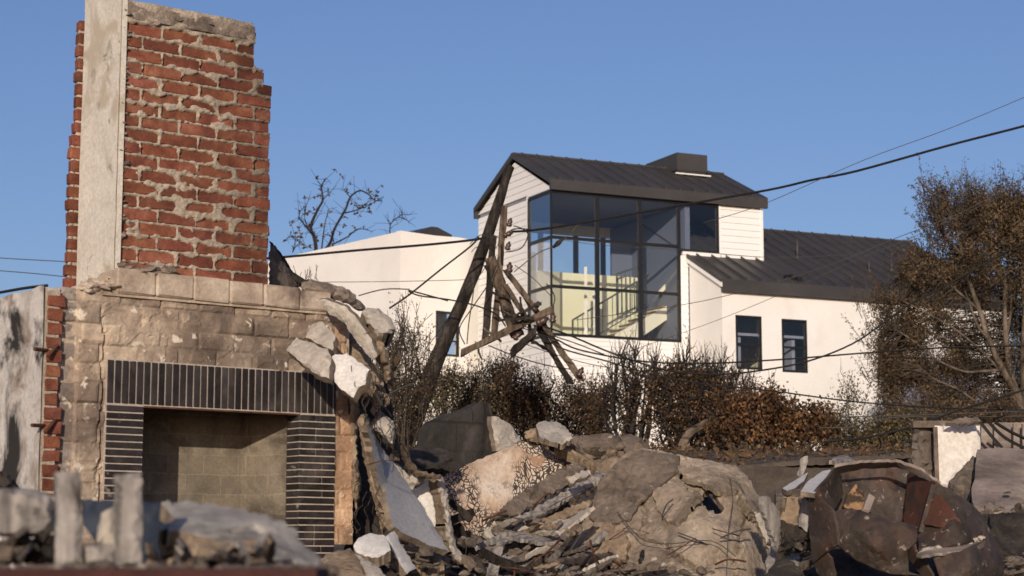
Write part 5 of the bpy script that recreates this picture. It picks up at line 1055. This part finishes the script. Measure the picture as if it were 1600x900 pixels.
# ---------------------------------------------------------------- plants
class Leaves(MB):
    def leaf(s, p, d, l, wd, rng, tint):
        d = Vector(d).normalized(); sd = d.cross(Vector((rng.uniform(-1, 1), rng.uniform(-1, 1), rng.uniform(-1, 1)))); sd = sd.normalized() * wd if sd.length > 1e-3 else Vector((wd, 0, 0))
        p = Vector(p); s.add([p, p + d * l * .5 + sd, p + d * l, p + d * l * .45 - sd], [(0, 1, 2, 3)], tint)
def rv(rng, s=1.0): return Vector((rng.gauss(0, 1), rng.gauss(0, 1), rng.gauss(0, 1))) * s
def shrub(name, label, px, ybase, ytop, wpx, Y, leafm, nst=14, nleaf=1500, dens=1.0, bare=.0, leafs=.05, lean=0, seed=1, group='scorched shrubs of the hedge', thick=.03, cat='shrub', stemm='twig', droop=0, spread=1.0, fill=(.25, 1.0)):
    rng = random.Random(seed); b = P(px, ybase, Y); x0 = b.x; z0 = gz(b.x, Y) - .05; t = P(px, ytop, Y); Hh = t.z - z0; W = wpx / F * Y / 2
    root = thing(name, label, cat, (x0, Y, z0), 0, group); st = MB(); lf = Leaves(); O_ = Vector((x0, Y, z0))
    nodes = []
    for i in range(nst):
        a = rng.uniform(0, 6.28); rr_ = math.sqrt(rng.random()); ex = math.cos(a) * W * rr_ * spread + lean; ey = math.sin(a) * W * .7 * rr_ * spread; hh = Hh * (1 - .35 * rr_ * rr_) * rng.uniform(.72, 1.0)
        p0 = O_ + Vector((ex * .45, ey * .45, 0)); p1 = O_ + Vector((ex * .65, ey * .65, hh * .35)) + rv(rng, .06); p2 = O_ + Vector((ex * .85, ey * .85, hh * .75)) + rv(rng, .08); p3 = O_ + Vector((ex, ey, hh)) + rv(rng, .05)
        pts = spline([p0, p1, p2, p3], 4); r0_ = thick * rng.uniform(.6, 1.2)
        st.tube(pts, [r0_ * (1 - .85 * k_ / (len(pts) - 1)) for k_ in range(len(pts))], 4, False)
        for k_ in range(3, len(pts)):
            nodes.append((pts[k_], k_ / len(pts), hh))
            for _ in range(2 if k_ > 5 else 1):
                d = (Vector((rng.gauss(0, .8), rng.gauss(0, .8), rng.uniform(.1, 1.1))) + (pts[k_] - O_).normalized() * .6).normalized(); L_ = rng.uniform(.15, .45) * (Hh / 2.2)
                q1 = pts[k_] + d * L_ * .5 + rv(rng, .03); q2 = pts[k_] + d * L_ + Vector((0, 0, .05 * L_)) + rv(rng, .03)
                st.tube([pts[k_], q1, q2], [r0_ * .32, r0_ * .22, .003], 3, False); nodes.append((q1, .8, hh)); nodes.append((q2, .95, hh))
                for __ in range(2):
                    e = q1.lerp(q2, rng.random()); f_ = e + rv(rng, .5).normalized() * L_ * .35 + Vector((0, 0, .06)); st.tube([e, f_], [.0045, .0025], 3, False); nodes.append((f_, .95, hh))
        if bare and rng.random() < bare:
            p = pts[-1]
            for _ in range(rng.randint(2, 4)):
                q_ = p + Vector((rng.gauss(0, .10), rng.gauss(0, .1), rng.uniform(.25, .6))); st.tube([pts[-3], p.lerp(q_, .4) + rv(rng, .02), q_], [.010, .006, .0025], 3, False)
    nd = [n_ for n_ in nodes if fill[0] * Hh < n_[0].z - z0 < fill[1] * Hh] or nodes
    cl = [(rng.choice(nd)[0], rng.choice((.3, .55, .8, 1.1, 1.5))) for _ in range(max(8, int(nleaf * 1.7 / 22)))]
    if W > .4 and leafm != 'leaforange':
        for _ in range(int(nleaf * .6 / 22)):
            a = rng.uniform(0, 6.28); rr_ = math.sqrt(rng.random()); z_ = rng.random() ** 1.2
            cl.append((O_ + Vector((math.cos(a) * W * rr_ * 1.05, math.sin(a) * W * .7 * rr_, Hh * z_ * .72 * fill[1] * (1 - .25 * rr_))), rng.choice((.25, .5, .8, 1.2))))
    for c, br in cl:
        for _ in range(22):
            p = c + rv(rng, .085 * (1 + .3 * rng.random())); d = rv(rng) + Vector((0, 0, -droop)); v = br * rng.uniform(.7, 1.25)
            lf.leaf(p, d, leafs * rng.uniform(.6, 1.3), leafs * rng.uniform(.2, .35), rng, (v, v * rng.uniform(.85, 1.05), v * rng.uniform(.8, 1.05)))
    for _ in range(int(W * 26)):      # upright sprays along the top
        n_ = rng.choice(nodes)
        if n_[0].z - z0 < .5 * Hh: continue
        d = Vector((rng.gauss(0, .25), rng.gauss(0, .25), 1)).normalized() * rng.uniform(.2, .5); st.tube([n_[0], n_[0] + d * .5 + rv(rng, .02), n_[0] + d], [.008, .005, .0025], 3, False)
        for _ in range(rng.choice([0, 0, 10, 16])): v = rng.uniform(.5, 1.5); lf.leaf(n_[0] + d * rng.random() + rv(rng, .015), d + rv(rng, .4), leafs * rng.uniform(.6, 1.2), leafs * .25, rng, (v, v * .95, v * .9))
    st.build('stem', stemm, root); lf.build('foliage', leafm, root)
S_ = shrub
S_('shrub', 'feathery light brown shrub left of the leaning pole with wispy tips over the white wall', 632, 715, 468, 86, 26, 'leafolive', 16, 1500, leafs=.035, seed=1, bare=.6, thick=.016)
S_('shrub', 'brown shrub hugging the foot of the leaning pole on its left', 618, 720, 545, 80, 28, 'leafdark', 16, 2200, leafs=.04, seed=2)
S_('shrub', 'dense twiggy shrub just right of the leaning pole', 712, 725, 572, 104, 33, 'leafolive', 24, 3600, leafs=.05, seed=3, bare=.3)
S_('shrub', 'rusty twiggy shrub under the left of the crossarms', 780, 725, 560, 96, 34, 'leafdark', 24, 3400, leafs=.05, seed=4, bare=.3)
S_('shrub', 'brown shrub under the right end of the crossarms', 852, 725, 575, 96, 34.5, 'leafdark', 24, 3400, leafs=.05, seed=5, bare=.3)
S_('shrub', 'low very dark shrub right of the fallen crossarms', 915, 725, 592, 92, 35, 'leafdark', 24, 3200, leafs=.05, seed=6)
S_('burnt_tree', 'gnarled burnt shrub with bare upright twigs under the big window', 985, 735, 535, 120, 33, 'leafdark', 18, 1500, leafs=.045, seed=7, bare=1.0, thick=.055, fill=(.1, .7), stemm='black')
S_('burnt_tree', 'dark dense shrub with bare twigs left of the first small window', 1070, 735, 548, 110, 32, 'leafdark', 26, 4200, leafs=.05, seed=8, bare=1.0, thick=.05, fill=(.1, .85), stemm='black')
S_('burnt_tree', 'dark shrub with a thick forked limb below the first small window', 1135, 735, 545, 100, 33.5, 'leafdark', 20, 2400, leafs=.05, seed=9, bare=1.0, thick=.05, fill=(.1, .75), stemm='black')
S_('orange_shrub', 'rust orange leafed shrub below the first small window', 1172, 735, 618, 120, 30, 'leaforange', 24, 3600, leafs=.075, bare=.5, seed=10, droop=1.0, thick=.04)
S_('orange_shrub', 'rust orange shrub below the second small window', 1242, 735, 632, 104, 30.5, 'leaforange', 20, 2600, leafs=.075, seed=11, droop=1.0)
S_('shrub', 'dusty shrub with upright leafy tips below the second window', 1195, 720, 606, 70, 34, 'leafolive', 14, 1300, leafs=.06, seed=12)
S_('shrub', 'slender lone leafy sprig standing against the white wall', 1325, 720, 590, 16, 34, 'leafolive', 3, 240, leafs=.055, seed=13, thick=.014, fill=(.1, 1))
S_('shrub', 'small leafy shrub around the slender sprig', 1312, 725, 645, 80, 33, 'leafolive', 14, 1400, leafs=.055, seed=14)
S_('shrub', 'small olive brown shrub left of the scorched pier', 1378, 722, 655, 84, 32, 'leafolive', 16, 1700, leafs=.055, seed=15)
S_('shrub', 'low brown shrub at the foot of the tree', 1450, 722, 640, 100, 34, 'leafolive', 16, 1700, leafs=.055, seed=16)
S_('shrub', 'sparse low shrub at the right edge below the tree', 1560, 722, 620, 110, 36, 'leafdark', 16, 1400, leafs=.055, seed=17)
S_('shrub', 'tiny dark sprig rising behind the stucco wall left of the chimney', 97, 475, 428, 14, 20, 'leafdark', 4, 120, leafs=.04, seed=18, thick=.01, fill=(.5, 1))
lt_ = Leaves(); rng = random.Random(55)
for _ in range(9000):
    y = rng.uniform(17, 35); x = (rng.uniform(560, 1640) - 800) / F * y; p = Vector((x, y, gz(x, y) + rng.uniform(0, .06) + .25 * rng.random() ** 6)); v = rng.uniform(.4, 1.6)
    lt_.leaf(p, rv(rng), rng.uniform(.04, .12), rng.uniform(.01, .03), rng, (v, v, v))
for _ in range(1500):
    y = rng.uniform(16, 34); x = (rng.uniform(560, 1640) - 800) / F * y; rock(lt_, (x, y, gz(x, y)), rng.choice([.03, .05, .1]), rng, 1.2)
tagit(lt_.build('leaf_litter', 'leafdark'), 'scorched leaves and crumbs littering the bank', kind='stuff')
# the limb of the forked shrub
q = MB(); q.tube(spline([P(1060, 715, 31.5), P(1075, 680, 31.4), P(1105, 660, 31.3), P(1135, 640, 31.3), P(1160, 615, 31.3)], 4), [.09 - .003 * i for i in range(17)], 7); tagit(q.build('fallen_limb', 'bark'), 'thick pale forked limb among the dark shrubs left of the orange leaves', 'limb')
# big scorched tree at the right
YT = 42.0
tr_ = thing('scorched_tree', 'tall scorched brown tree with several pale trunks at the right edge', 'tree', P(1592, 735, YT))
tk_ = MB(); limbs = []
def limb(pts, r0_, r1_, n_=7):
    sp = spline([P(x, y, YT + dz) for x, y, dz in pts], 5); tk_.tube(sp, [.62 * (r0_ + (r1_ - r0_) * i / (len(sp) - 1)) for i in range(len(sp))], n_, False); limbs.extend([(p, r0_) for p in sp[3:]])
limb([(1604, 740, 0), (1600, 690, 0), (1595, 650, 0), (1588, 610, 0)], .22, .17)
limb([(1590, 615, 0), (1565, 575, -.2), (1545, 530, -.3), (1530, 485, -.3), (1515, 440, -.4), (1505, 400, -.4), (1492, 350, -.2), (1482, 310, 0)], .13, .03)
limb([(1588, 612, 0), (1578, 575, .2), (1572, 530, .2), (1570, 480, .3), (1570, 440, .3), (1560, 410, .3), (1545, 380, .4), (1540, 340, .3), (1536, 310, .3)], .12, .03)
limb([(1602, 690, 0), (1600, 620, .3), (1598, 560, .3), (1600, 500, .2), (1597, 430, .2), (1590, 390, .2), (1588, 330, .2)], .13, .04)
limb([(1640, 720, 0), (1632, 620, 0), (1625, 520, 0), (1628, 430, 0), (1620, 340, 0)], .12, .04)
limb([(1572, 530, .2), (1580, 480, .5), (1578, 430, .7), (1572, 380, .7), (1576, 330, .7)], .06, .02)
limb([(1547, 532, -.3), (1528, 510, -.5), (1517, 480, -.6), (1508, 455, -.8)], .06, .02)
limb([(1566, 578, -.2), (1535, 580, -.5), (1505, 580, -.7), (1460, 560, -.8), (1430, 535, -.9), (1400, 515, -1)], .06, .015)
limb([(1570, 590, 0), (1545, 560, -.4), (1500, 520, -.8), (1450, 490, -1), (1410, 470, -1)], .055, .015)
limb([(1590, 640, 0), (1545, 640, -.4), (1500, 610, -.6), (1460, 592, -.7), (1440, 575, -.7)], .05, .012)
limb([(1530, 485, -.3), (1490, 450, -.5), (1450, 420, -.6), (1415, 415, -.6)], .05, .012)
limb([(1598, 655, 0), (1550, 660, -.5), (1500, 655, -.8), (1450, 640, -.9)], .04, .012)
limb([(1505, 400, -.4), (1480, 370, -.5), (1465, 330, -.5), (1450, 290, -.4)], .035, .01)
tk_.build('trunk', 'bark', tr_, smooth=True)
rng = random.Random(31); tw = MB(); lf = Leaves()
blobs = [(1495, 350, 36, 62, 1.2, 0), (1462, 318, 20, 42, .9, 0), (1450, 292, 12, 16, .3, 0), (1530, 330, 30, 40, .9, 0), (1555, 360, 34, 60, 1.1, 0), (1590, 345, 36, 62, 1.2, 0), (1565, 340, 50, 50, .8, -.5), (1520, 400, 45, 40, .7, -.5), (1590, 420, 30, 50, .5, -.5), (1628, 360, 40, 70, 1.2, 0), (1440, 425, 52, 38, 1.3, -.3), (1500, 430, 50, 50, .9, .4), (1560, 450, 50, 60, .8, 1.0), (1605, 450, 34, 80, .9, .9),
 (1428, 500, 58, 52, 1.4, -.3), (1398, 550, 36, 60, 1.1, -.2), (1385, 480, 26, 36, .6, 0), (1470, 540, 50, 60, 1.1, .5), (1366, 520, 14, 30, .3, 0), (1540, 540, 55, 60, .8, 1.3), (1600, 560, 45, 70, .9, 1.2), (1440, 605, 70, 50, 1.0, 0), (1520, 620, 60, 55, .8, 1.0), (1590, 640, 50, 50, .9, 1.0), (1388, 625, 30, 45, .8, 0), (1480, 655, 70, 30, 1.0, -.4), (1570, 665, 50, 28, .9, -.4), (1650, 450, 40, 140, .8, 0)]
for cx, cy, rx, ry, dn, dz in blobs:
    for k_ in range(int(dn * rx * ry / 19)):
        while True:
            a, b, c_ = rng.uniform(-1, 1), rng.uniform(-1, 1), rng.uniform(-1, 1)
            if a * a + b * b + c_ * c_ < 1: break
        p = P(cx + a * rx, cy + b * ry, YT + dz + c_ * .8)
        if noise.noise(Vector((p.x * 2.6, p.y * 2.6, p.z * 1.2))) < -.2: continue
        best = min(limbs, key=lambda l: (l[0] - p).length_squared + (0 if l[0].z < p.z else .2))[0]
        m_ = best.lerp(p, .55) + rv(rng, .08) + Vector((0, 0, -.05)); 
        tw.tube([best, m_, p, p + rv(rng, .1) + Vector((0, 0, .12))], [.013, .009, .005, .002], 3, False)
        for _ in range(3): e = m_.lerp(p, rng.random()); tw.tube([e, e + rv(rng, .13)], [.004, .002], 3, False)
        br = .65 + .75 * rng.random()
        tz = rng.uniform(.06, .2)
        for _ in range(42):
            d = rv(rng) + Vector((0, 0, -.3)); v = br * rng.uniform(.7, 1.25)
            lf.leaf(p + Vector((rng.gauss(0, .08), rng.gauss(0, .08), rng.gauss(0, tz))), d, rng.uniform(.045, .095), rng.uniform(.010, .018), rng, (v, v * rng.uniform(.88, 1.02), v * rng.uniform(.8, 1.0)))
for _ in range(230):      # leafy sprays that ragged the outline
    e_ = rng.random()
    x, y = rng.choice([(rng.uniform(1440, 1640), rng.uniform(290, 350)), (rng.uniform(1340, 1420), rng.uniform(430, 640)), (rng.uniform(1440, 1480), rng.uniform(300, 420)), (rng.uniform(1360, 1640), rng.uniform(560, 700))])
    p = P(x, y, YT + rng.uniform(-.8, .5)); d = Vector((rng.gauss(-.15, .3), rng.gauss(0, .3), rng.uniform(.4, 1))).normalized() * rng.uniform(.35, .8); tw.tube([p - d * .3, p + d * .5, p + d], [.010, .006, .003], 3, False); br = rng.uniform(.5, 1.4)
    for _ in range(26): v = br * rng.uniform(.7, 1.25); lf.leaf(p + d * rng.random() + rv(rng, .03), d + rv(rng, .5), rng.uniform(.04, .09), rng.uniform(.009, .016), rng, (v, v * .95, v * .9))
for _ in range(140):      # bare upright twigs along the crown's top
    x = rng.uniform(1470, 1620); y = rng.uniform(300, 340); p = P(x, y, YT + rng.uniform(-.5, .5)); tw.tube([p, p + Vector((rng.gauss(0, .06), 0, rng.uniform(.15, .4))), p + Vector((rng.gauss(0, .12), 0, rng.uniform(.4, .65)))], [.008, .005, .0025], 3, False)
tw.build('twigs', 'twig', tr_); lf.build('crown', 'leaftree', tr_)
# far burnt trees behind the stucco building
def c1(x, y): return (x / 2.4325 + 420, y / 2.4325 + 230)
def baretree(label, lines, Y, seed, nl, base):
    rng = random.Random(seed); root = thing('bare_tree', label, 'tree', P(*base, Y), 0, 'burnt trees beyond the stucco building'); t_ = MB(); lf = Leaves()
    for ln, r0_ in lines:
        sp = spline([P(*c1(x, y), Y + rng.uniform(-.2, .2)) for x, y in ln], 4); k_ = len(sp); t_.tube(sp, [max(.010, r0_ * .6 * (1 - .8 * i / k_)) for i in range(k_)], 5, False)
        for p in sp[3:]:
            for _ in range(2):
                if rng.random() < .75:
                    e = p + rv(rng, .22) + Vector((0, 0, .1)); t_.tube([p, e], [.009, .005], 3, False)
                    if rng.random() < nl:
                        for __ in range(3): v = rng.uniform(.6, 1.2); lf.leaf(e, rv(rng), rng.uniform(.10, .18), .045, rng, (v, v, v))
    t_.build('branches', 'black', root)
    if lf.f: lf.build('dead_leaves', 'leafdark', root)
baretree('burnt bare tree with curling branches and a few leaves above the stucco building', [([(185, 560), (180, 390), (172, 340), (160, 300), (185, 240), (205, 200), (200, 150), (218, 118)], .13), ([(180, 420), (230, 370), (250, 310), (290, 240), (310, 190), (345, 165), (380, 180), (400, 200), (432, 205)], .09), ([(172, 340), (140, 300), (115, 265), (125, 235)], .06), ([(240, 370), (300, 340), (340, 310), (392, 320)], .05), ([(200, 400), (212, 300), (228, 235)], .05),
    ([(290, 250), (330, 240), (370, 225), (402, 208)], .045), ([(310, 190), (280, 158)], .03), ([(165, 300), (192, 255)], .03), ([(90, 400), (102, 340), (68, 345)], .03), ([(90, 400), (110, 370), (140, 375)], .03), ([(205, 200), (240, 165)], .03), ([(200, 150), (188, 130)], .03), ([(145, 305), (135, 250), (155, 190)], .03)], 62, 4, .42, (495, 470))
baretree('small bare twig tree above the stucco parapet, right of the larger burnt tree', [([(462, 420), (460, 320), (465, 290), (490, 266), (520, 275), (537, 287)], .04), ([(490, 266), (512, 256), (530, 258)], .02), ([(465, 290), (452, 275)], .02)], 62, 6, 0, (610, 400))
